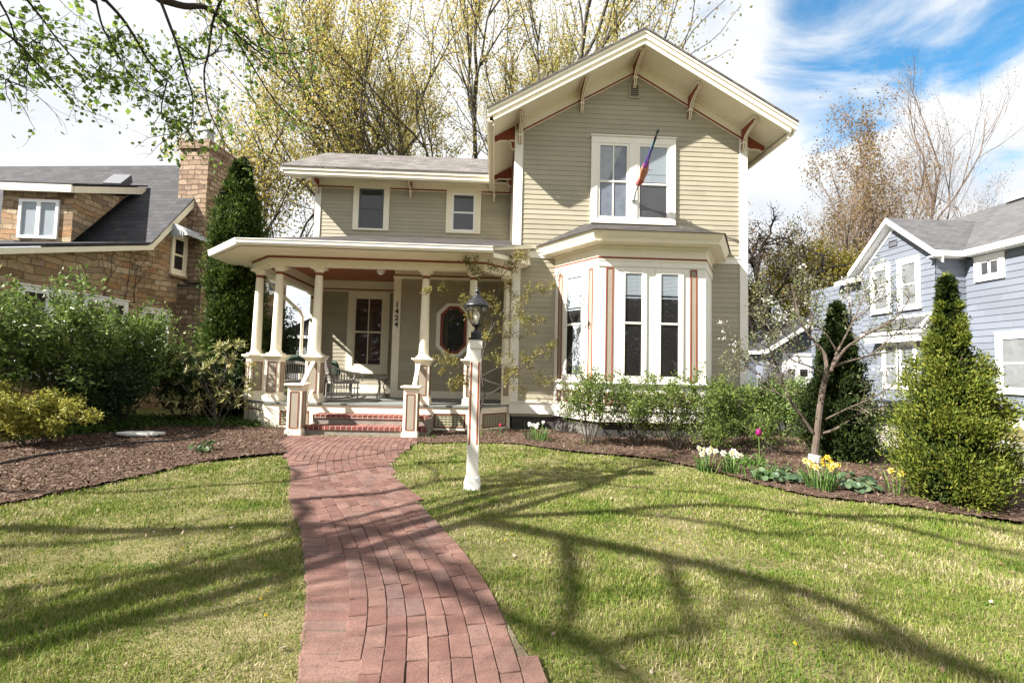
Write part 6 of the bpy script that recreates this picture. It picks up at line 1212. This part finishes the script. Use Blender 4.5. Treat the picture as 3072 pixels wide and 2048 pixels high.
def toward(px, py, w0, w1):
    d = _F+_R*((px-1536)/FPX)-_U*((py-1024)/FPX); d /= np.linalg.norm(d); v = nd(nt, 'ShaderNodeVectorMath', operation='DOT_PRODUCT'); nv = nd(nt, 'ShaderNodeVectorMath', operation='NORMALIZE'); L(tc.outputs['Generated'], nv.inputs[0]); L(nv.outputs[0], v.inputs[0]); v.inputs[1].default_value = tuple(d)
    r_ = nd(nt, 'ShaderNodeMapRange', interpolation_type='SMOOTHSTEP'); L(v.outputs['Value'], r_.inputs['Value']); r_.inputs['From Min'].default_value = math.cos(R(w1)); r_.inputs['From Max'].default_value = math.cos(R(w0)); return r_.outputs[0]
gaps = [(2560, 130, 2, 13, 1.0), (2820, 20, 2, 12, .85), (2220, 20, 1, 7, .6), (3040, 530, 1, 5, .6), (700, 170, 1, 5, .55), (2480, 240, 1, 7, .5), (40, 60, 1, 9, .35)]
acc = None
for gx, gy, a, b_, k_ in gaps:
    o_ = toward(gx, gy, a, b_); m_ = nd(nt, 'ShaderNodeMath', operation='MULTIPLY'); L(o_, m_.inputs[0]); m_.inputs[1].default_value = k_
    if acc is None: acc = m_.outputs[0]
    else: x_ = nd(nt, 'ShaderNodeMath', operation='MAXIMUM'); L(acc, x_.inputs[0]); L(m_.outputs[0], x_.inputs[1]); acc = x_.outputs[0]
s1 = nd(nt, 'ShaderNodeMath', operation='MULTIPLY_ADD'); L(n1.outputs['Fac'], s1.inputs[0]); s1.inputs[1].default_value = -1.7; s1.inputs[2].default_value = .62      # more noise -> more cloud
s2 = nd(nt, 'ShaderNodeMath', operation='ADD'); L(s1.outputs[0], s2.inputs[0]); L(acc, s2.inputs[1])
blue_ = nd(nt, 'ShaderNodeMapRange', interpolation_type='SMOOTHSTEP'); L(s2.outputs[0], blue_.inputs['Value']); blue_.inputs['From Min'].default_value = .36; blue_.inputs['From Max'].default_value = .84
cr = ramp(nt, [(.30, (4.9, 5.2, 5.55)), (.52, (6.2, 6.3, 6.4)), (.7, (7.0, 7.0, 7.0))]); L(n2.outputs['Fac'], cr.inputs['Fac'])
sm = nd(nt, 'ShaderNodeMixRGB', blend_type='MULTIPLY'); sm.inputs[0].default_value = 1; L(sky.outputs[0], sm.inputs[1]); sm.inputs[2].default_value = (SKYK[0], SKYK[1], SKYK[2], 1)
mx = nd(nt, 'ShaderNodeMixRGB'); L(blue_.outputs[0], mx.inputs[0]); L(cr.outputs[0], mx.inputs[1]); L(sm.outputs[0], mx.inputs[2])
L(mx.outputs[0], bg.inputs['Color']); bg.inputs['Strength'].default_value = .05
sd = bpy.data.lights.new('sun', 'SUN'); sd.energy = 5.0; sd.angle = R(.53); sd.color = (1.0, .94, .85); so = bpy.data.objects.new('sun', sd); COL.objects.link(so); so.rotation_euler = Vector(SUN).to_track_quat('Z', 'Y').to_euler()
cd = bpy.data.cameras.new('camera'); cam = bpy.data.objects.new('camera', cd); COL.objects.link(cam); scene.camera = cam
from mathutils import Matrix
cam.matrix_world = Matrix(((_R[0], _U[0], -_F[0], EYE[0]), (_R[1], _U[1], -_F[1], EYE[1]), (_R[2], _U[2], -_F[2], EYE[2]), (0, 0, 0, 1)))
cd.sensor_width = 36; cd.lens = FPX/3072*36; cd.clip_start = .05; cd.clip_end = 1000
scene.view_settings.view_transform = 'Standard'; scene.view_settings.look = 'None'; scene.view_settings.exposure = 1.8; scene.view_settings.gamma = 1.0; scene.view_settings.use_curve_mapping = False
scene.render.film_transparent = False; scene.cycles.max_bounces = 6; scene.cycles.transparent_max_bounces = 16; scene.cycles.use_denoising = True
